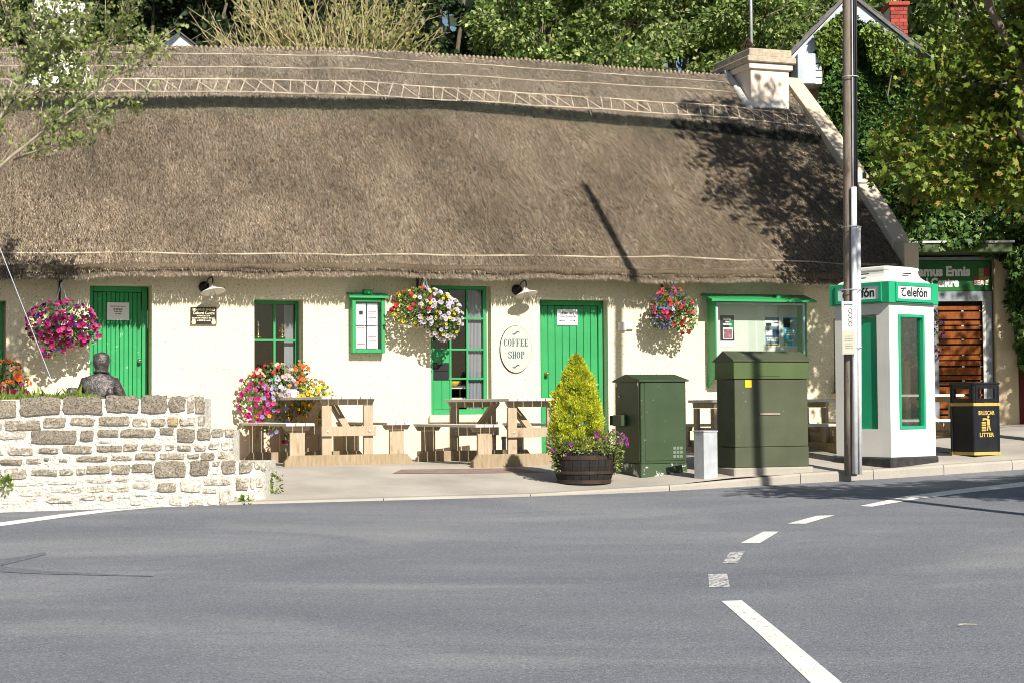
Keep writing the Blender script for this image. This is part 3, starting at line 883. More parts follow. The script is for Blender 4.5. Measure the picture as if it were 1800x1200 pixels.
def sash(o, px_frame_r, cols, rows_z, bars=.03, frame=.05, name='window'):
    """cols: fractional bar positions, rows_z: photo rows of horizontal bars"""
    u0, u1, z0, z1, d = o
    ur, _ = onwall(px_frame_r, 600, -d)
    y = d - .05
    m_ = MB(); m_.box(u0, u0 + frame, y, d, z0, z1); m_.box(ur - frame, ur, y, d, z0, z1); m_.box(u0 + frame, ur - frame, y, d, z1 - frame, z1); m_.box(u0 + frame, ur - frame, y, d, z0, z0 + frame * 1.4)
    w = m_.build(name, 'green', cot, bevel=.005)
    if ur < u1 - .01: MB().box(ur + .001, u1, d - .003, d + .04, z0, z1).build('reveal_back', 'plinth', w)
    a, b = u0 + frame, ur - frame
    ub = [a] + [a + (b - a) * c for c in cols] + [b]
    zb = [z0 + frame * 1.4] + sorted(onwall((u2px(u0, -d, 2)[0] + px_frame_r) / 2, q, -d)[1] for q in rows_z) + [z1 - frame]
    for c in ub[1:-1]: MB().box(c - bars / 2, c + bars / 2, y + .008, d - .012, zb[0], zb[-1]).build('glazing_bar', 'green', w)
    for z in zb[1:-1]: MB().box(a, b, y + .004, d - .016, z - bars / 2, z + bars / 2).build('glazing_bar', 'green', w)
    for i in range(len(ub) - 1):
        for j in range(len(zb) - 1):
            MB().box(ub[i] + .004, ub[i + 1] - .004, d - .014 + .0007 * ((i + j) % 3), d - .010 + .0007 * ((i + j) % 3), zb[j] + .004, zb[j + 1] - .004).build('pane', 'glass', w)
    return w, ub, zb, y, d
sash(OPEN['win0'], 5, [.5], [605])
w1, ub, zb, y, d = sash(OPEN['win1'], 524, [.5], [598])
MB().box(ub[1] + (ub[2] - ub[1]) * .52, ub[2] - .002, d + .05, d + .06, zb[0], zb[-1]).build('curtain', 'curtain', w1)
w2, ub, zb, y, d = sash(OPEN['win2'], 854, [.345, .68], [560, 614, 665], bars=.026, frame=.055)
MB().box(ub[2] + .02, ub[3] - .002, d + .03, d + .04, zb[0], zb[-1]).build('blind', 'curtain', w2)
for k in range(9):
    MB().box(ub[2] + .03 + k * (ub[3] - ub[2] - .05) / 9, ub[2] + .03 + (k + .55) * (ub[3] - ub[2] - .05) / 9, d + .022, d + .029, zb[0], zb[-1]).build('blind_slat', 'curtain', w2)
zg = onwall(800, 614, 0)[1]
for a, b in ((0, .5), (.5, 1)):
    ww = ub[1] - ub[0]
    MB().box(ub[0] + ww * a + .003, ub[0] + ww * b - .003, d - .03, d - .022, zb[0] + .003, zg - .015).build('green_board', 'green', w2)
MB().box(OPEN['win2'][0] - .04, OPEN['win2'][1] + .10, -.07, .12, OPEN['win2'][2] - .115, OPEN['win2'][2] - .002).build('window_sill', 'plinth', cot, bevel=.012)
MB().box(OPEN['win1'][0] - .04, OPEN['win1'][1] + .05, -.06, .36, OPEN['win1'][2] - .08, OPEN['win1'][2] - .002).build('window_sill', 'plinth', cot, bevel=.012)
w3, _, _, _, _ = sash(OPEN['win3'], 1546, [.5], [628])
MB().box(OPEN['win3'][0] - .04, OPEN['win3'][1] + .05, -.06, .22, OPEN['win3'][2] - .08, OPEN['win3'][2] - .002).build('window_sill', 'plinth', cot, bevel=.012)

# ================================================================== THINGS ON THE FACADE
def prect(px0, py0, px1, py1, n=0): return rect(px0, py0, px1, py1, n)
# --- hanging baskets
LOB = (.26, .24, .66)
MAG = (.62, .02, .22); PUR = (.07, .02, .20); WHT = (.80, .76, .80); LIL = (.42, .36, .72); YEL = (.85, .58, .02); RED = (.62, .02, .03)
ORG = (.85, .17, .03); SAL = (.85, .34, .26); AMB = (.85, .45, .04); PNK = (.82, .12, .38)
GRN = [(.15, .23, .055), (.21, .30, .08), (.09, .15, .04), (.28, .35, .12)]
EYES = {WHT: (.14, .03, .16), LIL: (.3, .2, .55), YEL: (.62, .36, .01), AMB: (.35, .08, .01), MAG: (.30, .0, .12), SAL: (.85, .6, .5)}
def blossoms(parent, P, D, cols, size, name='blossoms'):
    size = np.where([tuple(q) == LOB for q in cols], .42, np.where([tuple(q) in ((.82, .66, .03), YEL, AMB, PUR) for q in cols], .78, 1.0)) * size
    c = np.array(cols)
    e = np.array([EYES.get(tuple(x), tuple(np.array(x) * .5)) for x in cols])
    c = np.clip(c * (1 + rng.normal(0, .10, (len(c), 1))), 0, .9)
    return sub(scatter(name, T_BLOOM, P, D, size, c, 'petal', parent, e))
def plant_mass(t, blobs, nleaf, flowers, lsize=(.035, .06), fsize=(.045, .062), pal=GRN, front=-.25):
    """blobs: (centre, radii, weight); flowers: (colour, count, zone fn or None)"""
    wts = np.array([b[2] for b in blobs], float); wts /= wts.sum()
    P, D = [], []
    for (c, r, w), k in zip(blobs, rng.multinomial(nleaf, wts)):
        p, d = ball(k, c, r, .35); P.append(p); D.append(d)
    P = np.concatenate(P); D = np.concatenate(D) + rng.normal(0, .6, (len(P), 3)) + (0, 0, .25)
    sub(scatter('foliage', T_LEAF, P, D, rng.uniform(*lsize, len(P)), tints(len(P), pal, .25), 'leaf', t))
    FP_, FD_, FC = [], [], []
    for colr, cnt, zone in flowers:
        got = 0; tries = 0
        while got < cnt and tries < cnt * 60:
            tries += 1
            b = blobs[rng.choice(len(blobs), p=wts)]
            d = unit(rng.normal(size=(1, 3)))[0]
            if d[1] > .35: continue
            p = np.array(b[0]) + d * np.array(b[1]) * rng.uniform(.95, 1.08)
            if zone and not zone(p): continue
            FP_.append(p); FD_.append(d + np.array((0, -.9, .25)) + rng.normal(0, .25, 3)); FC.append(colr); got += 1
    if FP_: blossoms(t, np.array(FP_), np.array(FD_), FC, rng.uniform(*fsize, len(FP_)))
def basket(label, px, py, rx_px, ry_px, hook_py, flowers, blobs=None, nleaf=900, pal=GRN):
    n = .40
    u, z = onwall(px, py, n)
    s = (wl(u, n, z) - EYE).dot(c_f) / FP
    rx, rz = rx_px * s, ry_px * s
    t = wall_thing('hanging_basket', label, 'flower basket', u, z, n, 'hanging flower baskets on the cottage wall')
    hz = onwall(px, hook_py, n)[1] - z
    # bracket: wall plate, arm, brace with hook
    m_ = MB(); x0 = -.0
    m_.tube([(x0, n - .012, hz - .30), (x0, n - .012, hz + .03)], .016, 6)
    m_.tube([(x0, n, hz + .02), (x0, .02, hz + .02), (x0, -.02, hz + .0), (x0, -.03, hz - .03)], .013, 6)
    m_.tube([(x0, n, hz - .22), (x0, n * .5, hz - .07), (x0, .06, hz + .015)], .007, 6)
    m_.build('bracket', 'black', t)
    for k in range(3):
        a = R(90 + 120 * k)
        MB().tube([(0, -.005, hz - .02), (.17 * math.cos(a), .17 * math.sin(a), -.02)], .005, 5).build('chain', 'steel', t)
    MB().lathe([(.04, -.13), (.10, -.10), (.13, -.04), (.14, .0), (.12, .0)], 16, (0, .03, -.02)).build('bowl', 'soil', t, smooth=True)
    bl = blobs(rx, rz) if blobs else [((0, 0, 0), (rx, min(.30, rx), rz), 1)]
    plant_mass(t, bl, nleaf, flowers, pal=pal, fsize=(.052, .08))
    return t
basket('basket of magenta and purple petunias beside the plank door with papered notice', 108, 570, 60, 46, 492,
       [(MAG, 95, None), (PNK, 60, None), (PUR, 60, None), ((.35, .01, .10), 24, lambda p: p[2] < -.1), (WHT, 2, None)],
       lambda rx, rz: [((0, -.03, 0), (rx, .30, rz * .85), 5), ((.02, -.12, -.05), (.22, .18, .2), 1.5), ((-.12, -.05, -.28), (.16, .14, .16), 1), ((.3, 0, -.06), (.22, .2, .2), 1)], 1400)
basket('basket of pale lilac, yellow and red flowers overhanging the shop window', 747, 548, 62, 42, 486,
       [(WHT, 95, lambda p: p[0] > -.3), ((.66, .58, .78), 40, lambda p: p[0] > 0), ((.82, .66, .03), 62, None), (RED, 15, lambda p: p[0] < .02 and p[2] > 0)],
       lambda rx, rz: [((-.06, 0, .06), (rx * .88, .28, rz * .8), 5), ((.26, -.03, -.08), (.27, .22, rz * .95), 3)], 2600,
       [(.13, .19, .05), (.20, .27, .08), (.08, .13, .03), (.26, .31, .11)])
basket('basket of red petunias and trailing blue lobelia beside the green noticeboard', 1183, 545, 40, 40, 495,
       [(RED, 34, None), ((.68, .04, .09), 16, None), (PUR, 16, lambda p: p[2] > .08), (LOB, 170, lambda p: p[0] < -.08 and p[2] < .08)],
       lambda rx, rz: [((-.02, 0, .02), (rx * .95, .26, rz * .9), 4), ((.2, 0, -.13), (.17, .18, .2), 1.3), ((-.22, 0, -.08), (.14, .16, .2), 1)], 2000)
basket('basket of mixed violet, crimson and yellow flowers hanging behind the telephone kiosk', 1616, 590, 44, 54, 515,
       [(MAG, 38, None), (PUR, 24, None), (LIL, 26, None), (YEL, 12, None), (WHT, 10, None)], None, 900)
# --- window boxes
def window_box(label, o, py_top, blobs, flowers, nleaf, extra=None):
    u0, u1, z0, z1, d = o
    t = wall_thing('window_box', label, 'window box', (u0 + u1) / 2, z0, .16, 'flower boxes under the cottage windows')
    w = (u1 - u0) / 2
    m_ = MB(); m_.box(-w, w, -.14, .13, .0, .02); m_.box(-w, w, -.14, -.12, .021, .19); m_.box(-w, w, .11, .13, .021, .19); m_.box(-w, -w + .02, -.119, .109, .021, .19); m_.box(w - .02, w, -.119, .109, .021, .19)
    m_.build('trough', 'wood', t)
    MB().box(-w + .021, w - .021, -.118, .108, .10, .16).build('compost', 'soil', t)
    for s in (-1, 1):
        MB().prism_x([(.155, -.16), (-.10, -.012), (.155, -.012)], s * w * .7 - .015, s * w * .7 + .015).build('support', 'wood', t)
    plant_mass(t, blobs, nleaf, flowers, fsize=(.05, .078))
    return t
window_box('window box packed with pink, white, orange and yellow flowers above the first picnic table', OPEN['win1'], 0,
           [((-.05, -.05, .38), (.36, .18, .20), 2), ((.26, -.04, .40), (.14, .12, .22), 1), ((-.38, -.12, .12), (.22, .2, .34), 3), ((.42, -.12, .08), (.30, .2, .27), 3.4), ((.05, -.15, .12), (.34, .2, .28), 3), ((-.15, -.18, -.2), (.2, .12, .18), .8), ((.05, -.2, -.32), (.16, .1, .2), .6)],
           [(SAL, 20, lambda p: p[2] > .38 and p[0] < .15), (RED, 12, lambda p: p[2] > .36 and p[0] < .1), (ORG, 24, lambda p: p[2] > .30 and p[0] > .15), (WHT, 20, lambda p: .22 < p[2] < .48 and -.15 < p[0] < .22),
            (MAG, 46, lambda p: p[0] < -.2 and p[2] < .34), (PNK, 14, lambda p: p[0] < -.1 and p[2] < .3), (LIL, 40, lambda p: -.35 < p[0] < .15 and p[2] < .32), ((.66, .62, .82), 22, lambda p: -.2 < p[0] < .15 and p[2] > .1 and p[2] < .34),
            (AMB, 62, lambda p: p[0] > .0 and p[2] < .3), (YEL, 62, lambda p: p[0] > .02 and p[2] < .28), (AMB, 20, lambda p: p[2] < -.05), ((.38, .01, .06), 8, lambda p: p[2] < -.08)], 2300)
window_box('window box of orange and magenta flowers above the grassy stone wall', OPEN['win0'], 0,
           [((.2, -.05, .2), (.42, .2, .32), 3), ((.40, -.12, -.02), (.16, .14, .24), 2)],
           [(ORG, 50, lambda p: p[2] > .18), (MAG, 70, lambda p: p[2] < .2), (WHT, 16, lambda p: p[2] < .1), (RED, 10, None)], 1100)
window_box('window box of violet flowers half hidden by the telephone kiosk', OPEN['win3'], 0,
           [((-.3, -.08, .05), (.26, .17, .24), 3), ((.15, -.05, .12), (.35, .15, .25), 2)],
           [(PUR, 30, None), ((.16, .05, .48), 26, None), (RED, 16, lambda p: p[2] > .1), (WHT, 8, None)], 1000)
# --- wall lamps
def wall_lamp(label, pm, ps):
    u, z = onwall(*pm, 0)
    t = wall_thing('wall_lamp', label, 'lamp', u, z, 0, 'enamel wall lamps under the eaves')
    MB().lathe([(.075, 0), (.08, .01), (.075, .035), (.05, .05), (.01, .055)], 18).build('mount', 'black', t, smooth=True).rotation_euler[0] = R(90)
    su, sz = onwall(*ps, .27)
    su -= u; sz -= z
    arc = [(0, -.05, 0), (0, -.09, .02), (su * .4, -.16, .10), (su * .8, -.23, .13), (su, -.27, .10), (su, -.27, sz + .06)]
    MB().tube(arc, .010, 7).build('arm', 'black', t, smooth=True)
    sh = MB().lathe([(.012, .10), (.035, .095), (.04, .05), (.06, .035), (.165, -.012), (.172, -.025), (.160, -.014), (.055, .028), (.03, .03)], 24, cap=False).build('shade', 'enamel', t, smooth=True, loc=(su, -.27, sz))
    sh.rotation_euler = (R(-14), R(-8), 0)
    MB().lathe([(.022, .03), (.026, .0), (.042, -.04), (.046, -.075), (.030, -.11), (.006, -.122)], 14).build('bulb', 'bulb', t, smooth=True, loc=(su, -.27, sz))
wall_lamp('white enamel wall lamp above the black plaque', (359, 505), (374, 511))
wall_lamp('white enamel wall lamp above the oval coffee shop sign', (908, 510), (925, 516))
# --- security camera
u, z = onwall(921, 487, .1)
t = wall_thing('security_camera', 'small grey dome camera tucked under the thatch', 'camera', u, z, 0)
MB().box(-.08, .05, -.10, 0, -.04, .06).build('housing', 'grey_metal', t, bevel=.01)
MB().lathe([(.001, -.05), (.03, -.045), (.045, -.02), (.05, .0), (.05, .02)], 14, (.05, -.12, 0)).build('lens_dome', 'steel', t, smooth=True)
# --- black plaque
def board(name, label, cat, px, mat, th=.03, n=0, bev=.006):
    u0, u1, z0, z1 = rect(*px, n + th)
    t = wall_thing(name, label, cat, (u0 + u1) / 2, z0, n)
    w, h = (u1 - u0) / 2, z1 - z0
    if mat: MB().box(-w, w, -th, 0, 0, h).build('panel', mat, t, bevel=bev)
    return t, w, h
t, w, h = board('wall_plaque', 'small black plaque lettered in gold beside the plank door', 'plaque', (335, 540, 381, 571), 'brass', .03)
MB().box(-w * .985, w * .985, -.034, -.028, h * .02, h * .98).build('face', 'black', t)
cr = M('plaque_letters', (.80, .72, .45), None, 3, .5)
text('lettering', 'SEAMUS ENNIS', cr, t, -w * .86, w * .86, h * .78, h * .92, -.0345, .02)
text('lettering', 'Cultural Centre', cr, t, -w * .82, w * .82, h * .58, h * .74, -.0345, .02)
wordbars(cr, t, -w * .5, w * .5, h * .47, h * .52, -.0345, 3)
wordbars(cr, t, -w * .9, w * .9, h * .35, h * .41, -.0345, 4)
wordbars(cr, t, -w * .52, w * .52, h * .22, h * .28, -.0345, 5)
for s in (-1, 1):
    MB().lathe([(w * .17, 0), (w * .17, .002), (w * .1, .003)], 14).build('crest', cr, t, loc=(s * w * .76, -.034, h * .14)).rotation_euler[0] = R(90)
    MB().box(s * w * .76 - w * .12, s * w * .76 + w * .12, -.037, -.0345, h * .15, h * .32).build('crest', cr, t)
# --- paper notices
def notice(label, px, lines, n):
    t, w, h = board('paper_notice', label, 'notice', px, 'paper', .004, n, 0)
    for body, zc_, hh, ww, mt_ in lines:
        if body is None: wordbars(mt_, t, -w * ww, w * ww, h * (zc_ - hh / 2), h * (zc_ + hh / 2), -.0045, int(zc_ * 50))
        else: text('lettering', body, mt_, t, -w * ww, w * ww, h * (zc_ - hh / 2), h * (zc_ + hh / 2), -.0045, .015, .001)
    return t, w, h
nd1 = -OPEN['door1'][4] + .055; nd2 = -OPEN['door2'][4] + .055
notice('white opening hours notice taped to the scuffed plank door', (188, 532, 227, 563), [('Opening Hours', .78, .13, .68, 'red_ink'), (None, .62, .07, .42, 'ink'), (None, .50, .06, .36, 'ink'), (None, .36, .05, .25, 'ink')], nd1)
t, w, h = notice('white notice with two arrows pinned to the coffee shop door', (979, 544, 1015, 572), [('Please Use', .78, .14, .52, 'ink'), ('Other Entrances', .56, .13, .86, 'ink')], nd2)
for s in (-1, 1):
    MB().prism([(s * w * .82, h * .28), (s * w * .66, h * .34), (s * w * .66, h * .295), (s * w * .22, h * .295), (s * w * .22, h * .265), (s * w * .66, h * .265), (s * w * .66, h * .22)][::s], -.0065, -.0045).build('arrow', 'ink', t)
# --- oval coffee shop sign
def slab_text(word, parent, x0, x1, z0, z1, y):
    """condensed slab-serif capitals, one mesh per letter"""
    def ringp(a0, a1, cx, cz, ro, zo, ri, zi, n=18):
        return [[(cx + r1 * math.cos(R(a)), cz + q1 * math.sin(R(a))) for a, r1, q1 in ((p, ri, zi), (p, ro, zo), (q, ro, zo), (q, ri, zi))] for p, q in zip(np.linspace(a0, a1, n)[:-1], np.linspace(a0, a1, n)[1:])]
    B = lambda a, b, c, d: [(a, c), (b, c), (b, d), (a, d)]
    G = {'O': ringp(0, 360, .31, .5, .29, .5, .13, .44), 'H': [B(.08, .24, .06, .94), B(.40, .56, .06, .94), B(.24, .40, .46, .54), B(.0, .29, 0, .06), B(.35, .64, 0, .06), B(.0, .29, .94, 1), B(.35, .64, .94, 1)],
         'F': [B(.09, .26, .06, .93), B(.02, .58, .93, 1), B(.26, .42, .46, .54), B(.02, .35, 0, .06), B(.52, .58, .74, .93), B(.42, .47, .38, .62)],
         'C': ringp(48, 312, .33, .5, .30, .5, .14, .44) + [B(.50, .57, .66, .96), B(.50, .57, .06, .30)],
         'P': [B(.09, .26, .06, 1), B(.01, .36, 0, .06), B(.01, .09, .94, 1)] + ringp(-90, 90, .30, .735, .29, .265, .13, .20),
         'S': ringp(20, 262, .31, .735, .27, .265, .12, .19) + ringp(-160, 82, .31, .265, .28, .265, .13, .19) + [B(.50, .57, .70, .96), B(.05, .12, .04, .32)]}
    G['E'] = G['F'][:3] + G['F'][4:] + [B(.02, .58, 0, .07), B(.52, .58, .07, .26), B(.09, .26, .07, .08)]
    wl_ = .66; tot = wl_ * len(word) - .04
    for i, chh in enumerate(word):
        m_ = MB()
        for k, poly in enumerate(G[chh]):
            m_.prism([(x0 + (px + i * wl_) / tot * (x1 - x0), z0 + pz * (z1 - z0)) for px, pz in poly], y - .002 - .00005 * k, y)
        m_.build('letter', 'teal', parent)
u, z = onwall(907, 613.5, .03); s_ = (wl(u, .03, z) - EYE).dot(c_f) / FP
rx, rz = 27.5 * s_ / .93, 41.5 * s_
t = wall_thing('oval_sign', 'oval cream sign reading COFFEE SHOP between the shop window and plank door', 'sign', u, z, 0)
ov = [(rx * math.cos(a), rz * math.sin(a)) for a in np.linspace(0, 2 * math.pi, 49)[:-1]]
MB().prism(ov, -.022, -.002).build('rim', 'ink', t)
MB().prism([(x * .975, z_ * .982) for x, z_ in ov], -.030, -.0225).build('board', 'oval', t)
slab_text('COFFEE', t, -rx * .77, rx * .77, rz * .13, rz * .43, -.0305)
slab_text('SHOP', t, -rx * .50, rx * .54, -rz * .38, -rz * .08, -.0305)
for zc_ in (.68, -.72):
    pts = [(-.26 + .52 * i / 12, .055 * math.sin(-math.pi * 2 * i / 12)) for i in range(13)]
    top = [(x * rx, (zc_ + y_ + .035 * math.sin(math.pi * (i + .4) / 12.8)) * rz) for i, (x, y_) in enumerate(pts)]
    bot = [(x * rx, (zc_ + y_ - .035 * math.sin(math.pi * (i + .4) / 12.8)) * rz) for i, (x, y_) in enumerate(pts)]
    mm = MB()
    for i in range(12): mm.prism([bot[i], bot[i + 1], top[i + 1], top[i]], -.0325, -.0305)
    mm.build('flourish', 'teal', t)
u, z = onwall(886, 782, .03)
t = wall_thing('vent_pipe', 'short black pipe at the wall foot behind the second picnic table', 'pipe', u, z - .14, .03)
MB().lathe([(.03, 0), (.03, .24), (.038, .242), (.038, .27), (.02, .272)], 12).build('pipe', 'black', t)
# --- meter box
t, w, h = board('wall_box', 'small grey plastic junction box on the cream wall', 'junction box', (1088, 566, 1114, 581), None, .05)
MB().box(-w, 0, -.06, 0, 0, h).build('housing', 'white', t, bevel=.008)
MB().box(.004, w, -.045, 0, h * .1, h * .85).build('cover', 'whitewood', t, bevel=.008)
# --- menu case
u0, u1, z0, z1 = rect(619, 524, 677, 620, .16)
t = wall_thing('menu_case', 'small green glazed menu case hung on the cream wall', 'display case', (u0 + u1) / 2, z0, 0)
w, h = (u1 - u0) / 2, z1 - z0
m_ = MB(); m_.box(-w, w, -.012, -.001, 0, h); m_.box(-w, -w + .02, -.13, -.0125, 0, h); m_.box(w - .02, w, -.13, -.0125, 0, h); m_.box(-w + .021, w - .021, -.13, -.0125, 0, .02); m_.box(-w + .021, w - .021, -.13, -.0125, h - .02, h)
m_.build('case', 'green', t)
fr = .055
m_ = MB(); m_.box(-w, -w + fr, -.16, -.131, 0, h); m_.box(w - fr, w, -.16, -.131, 0, h); m_.box(-w + fr, w - fr, -.159, -.131, 0, fr); m_.box(-w + fr, w - fr, -.159, -.131, h - fr, h)
m_.build('door_frame', 'green', t, bevel=.006)
MB().box(-w + fr, w - fr, -.145, -.141, fr, h - fr).build('pane', 'glass_clear', t)
m_ = MB(); m_.prism_x([(-.21, h - .005), (-.21, h + .02), (.0, h + .085), (.0, h + .06)], -w - .05, w + .05)
m_.build('roof', 'green', t, bevel=.004)
MB().prism_x([(-.15, h + .06), (-.15, h + .115), (-.03, h + .13), (-.03, h + .08)], -.06, .06).build('lamp_hood', 'green', t, bevel=.005)
MB().box(-w + .021, w - .021, -.0135, -.0122, .021, h - .021).build('backing', M('case_back', (.22, .33, .29), None, 3, .8), t)
pw, ph = (2 * w - 2 * fr) * .40, (h - 2 * fr) * .47
for i, x0 in enumerate((-w + fr + .012, -w + fr + .03 + pw)):
    for j, zz in enumerate((fr + .01, fr + .022 + ph)):
        p = MB().box(x0, x0 + pw, -.10, -.097, zz, zz + ph).build('menu_page', 'paper', t)
        if not (i == 0 and j == 1):
            for q in ((.62, .5, .34) if i else (.9, .30, .18)):
                MB().box(x0 + pw * .1, x0 + pw * .88, -.1015, -.1002, zz + ph * q, zz + ph * (q + .03)).build('print_line', 'red_ink', t)
        else:
            MB().box(x0 + pw * .32, x0 + pw * .68, -.1015, -.1002, zz + ph * .48, zz + ph * .66).build('print_line', 'ink', t)
# --- noticeboard
u0, u1, z0, z1 = rect(1257, 530, 1418, 660, .30)
t = wall_thing('noticeboard', 'large green glazed noticeboard with sloping lid behind the olive cabinet', 'noticeboard', (u0 + u1) / 2, z0, 0)
w, h = (u1 - u0) / 2, z1 - z0
MB().box(-w, w, -.03, -.001, 0, h).build('back_board', M('pin_board', (.62, .61, .55), (.57, .56, .5), 2, .9), t)
for s in (-1, 1):
    MB().prism_x([(-.30, .0), (-.30, h + .0), (-.001, h + .05), (-.001, -.18), (-.06, -.16), (-.16, -.08), (-.24, -.02)], s * w + (-.022 if s > 0 else 0), s * w + (0 if s > 0 else .022)).build('side_panel', 'green', t, bevel=.004)
MB().prism_x([(-.40, h - .015), (-.40, h + .02), (.0, h + .13), (.0, h + .095)], -w - .10, w + .12).build('lid', 'green', t, bevel=.004)
MB().prism_x([(-.26, h + .045), (-.26, h + .10), (-.14, h + .12), (-.14, h + .07)], .28, .42).build('lamp_hood', 'green', t, bevel=.005)
m_ = MB(); f_ = .03
m_.box(-w + .024, -w + .024 + f_, -.285, -.25, .02, h - .02); m_.box(w - .024 - f_, w - .024, -.285, -.25, .02, h - .02); m_.box(-w + .024 + f_, w - .024 - f_, -.284, -.251, .02, .02 + f_); m_.box(-w + .024 + f_, w - .024 - f_, -.284, -.251, h - .02 - f_, h - .02)
m_.build('slider_frame', 'whitewood', t)
MB().box(-w + .055, .06, -.262, -.257, .052, h - .052).build('sliding_pane', 'glass_clear', t)
MB().box(-.06, w - .055, -.275, -.270, .052, h - .052).build('sliding_pane', 'glass_clear', t)
MB().box(-w + .023, w - .023, -.30, -.031, -.025, -.002).build('base_rail', 'green', t)
def poster(label, px, parts):
    u0, u1, z0, z1 = rect(*px, .034)
    t = wall_thing('poster', label, 'poster', (u0 + u1) / 2, z0, .031, 'posters inside the noticeboard')
    w, h = u1 - u0, z1 - z0
    MB().box(-w / 2, w / 2, -.003, 0, 0, h).build('sheet', 'paper', t)
    for i, (kind, a, b, c, d_, mt_) in enumerate(parts):
        x0, x1, zz0, zz1 = -w / 2 + a * w, -w / 2 + b * w, h * c, h * d_
        y_ = -.0032 - .0012 * i
        if kind == '': wordbars(mt_, t, x0, x1, zz0, zz1, y_, i)
        elif kind is None: MB().box(x0, x1, y_ - .001, y_, zz0, zz1).build('print_block', mt_, t)
        else: text('lettering', kind, mt_, t, x0, x1, zz0, zz1, y_, .02, .0008)
poster('black poster with green glow and pink photo, alone behind the left pane', (1265, 554, 1291, 609),
       [(None, .02, .98, .18, .99, 'black'), (None, .62, .97, .5, .85, 'green_print'), ('', .25, .75, .84, .91, 'paper'), ('', .38, .65, .76, .81, 'paper'), ('', .2, .8, .68, .74, 'paper'), (None, .2, .85, .24, .6, 'paper'), (None, .24, .81, .26, .56, 'pink')])
poster('slate grey poster with white bands, middle one of the noticeboard', (1344, 556, 1370, 609),
       [(None, .03, .97, .03, .98, 'slate_poster'), (None, .03, .97, .66, .85, 'paper'), (None, .06, .45, .67, .78, 'ink'), ('', .6, .95, .76, .81, 'ink'), (None, .05, .5, .36, .54, 'paper'), (None, .52, .94, .36, .54, 'blue_print'), ('', .1, .9, .25, .30, 'paper'), ('', .15, .85, .18, .23, 'paper'), (None, .15, .85, .06, .10, 'gold')])
poster('turquoise poster with landscape photo, beside the slate grey one', (1376, 556, 1402, 609),
       [(None, .02, .98, .02, .98, 'blue_poster'), (None, .03, .48, .62, .92, 'black'), (None, .5, .97, .64, .88, 'photo'), ('', .15, .85, .50, .55, 'paper'), ('', .12, .88, .43, .48, 'paper'), ('', .2, .8, .36, .41, 'paper'), ('', .3, .7, .17, .22, 'paper'), (None, .04, .2, .08, .18, 'gold')])
# --- ornaments inside the windows
def candlestick(label, px, star):
    d = OPEN['win1'][4]
    u, z = onwall(*px, -(d + .03))
    t = wall_thing('candlestick', label, 'candlestick', u, z, -(d + .035))
    MB().lathe([(.05, 0), (.05, .012), (.02, .03), (.010, .05), (.012, .12), (.010, .15), (.024, .17), (.026, .20)], 12).build('stem', 'brass', t, smooth=True)
    if star:
        for q in (0, 60):
            p = [(.055 * math.sin(R(q + a)), .12 + .055 * math.cos(R(q + a))) for a in (0, 120, 240, 0)]
            MB().tube([(x, -.02, z_) for x, z_ in p], .005, 5).build('star', 'brass', t)
    else: MB().lathe([(.011, .20), (.011, .235), (.002, .24)], 8).build('candle', 'enamel', t)
candlestick('plain brass candlestick standing inside the flower-box window', (454, 594), False)
candlestick('brass candlestick with a six-pointed star inside the flower-box window', (496, 594), True)
d = OPEN['win2'][4]
u, z = onwall(800, 678, -(d + .25))
t = wall_thing('shelf', 'pale wooden shelf seen inside the shop window', 'shelf', u, z - .04, -(d + .25))
MB().box(-.3, .14, -.14, .14, 0, .04).build('board', 'wood_top', t); MB().box(-.3, .14, -.14, .14, -.16, -.13).build('lower_board', 'enamel', t)
for s in (-.28, .10): MB().box(s, s + .02, .10, .135, -.129, -.001).build('bracket', 'wood', t)
t = wall_thing('bowl', 'yellow bowl on the shelf inside the shop window', 'bowl', u - .02, z, -(d + .25))
MB().lathe([(.035, 0), (.07, .03), (.09, .07), (.085, .07), (.06, .03), (.01, .012)], 16).build('body', 'yellow', t, smooth=True)
u2, z2 = onwall(774, 650, -(d - .04))
t = wall_thing('window_sign', 'small dark slate sign hung on the green boards of the shop window', 'sign', u2, z2, -(d - .035))
for k in range(2): MB().box(-.135, .13, -.012, .0, -.14 + k * .125, -.02 + k * .125).build('plate', 'ink', t, bevel=.004)

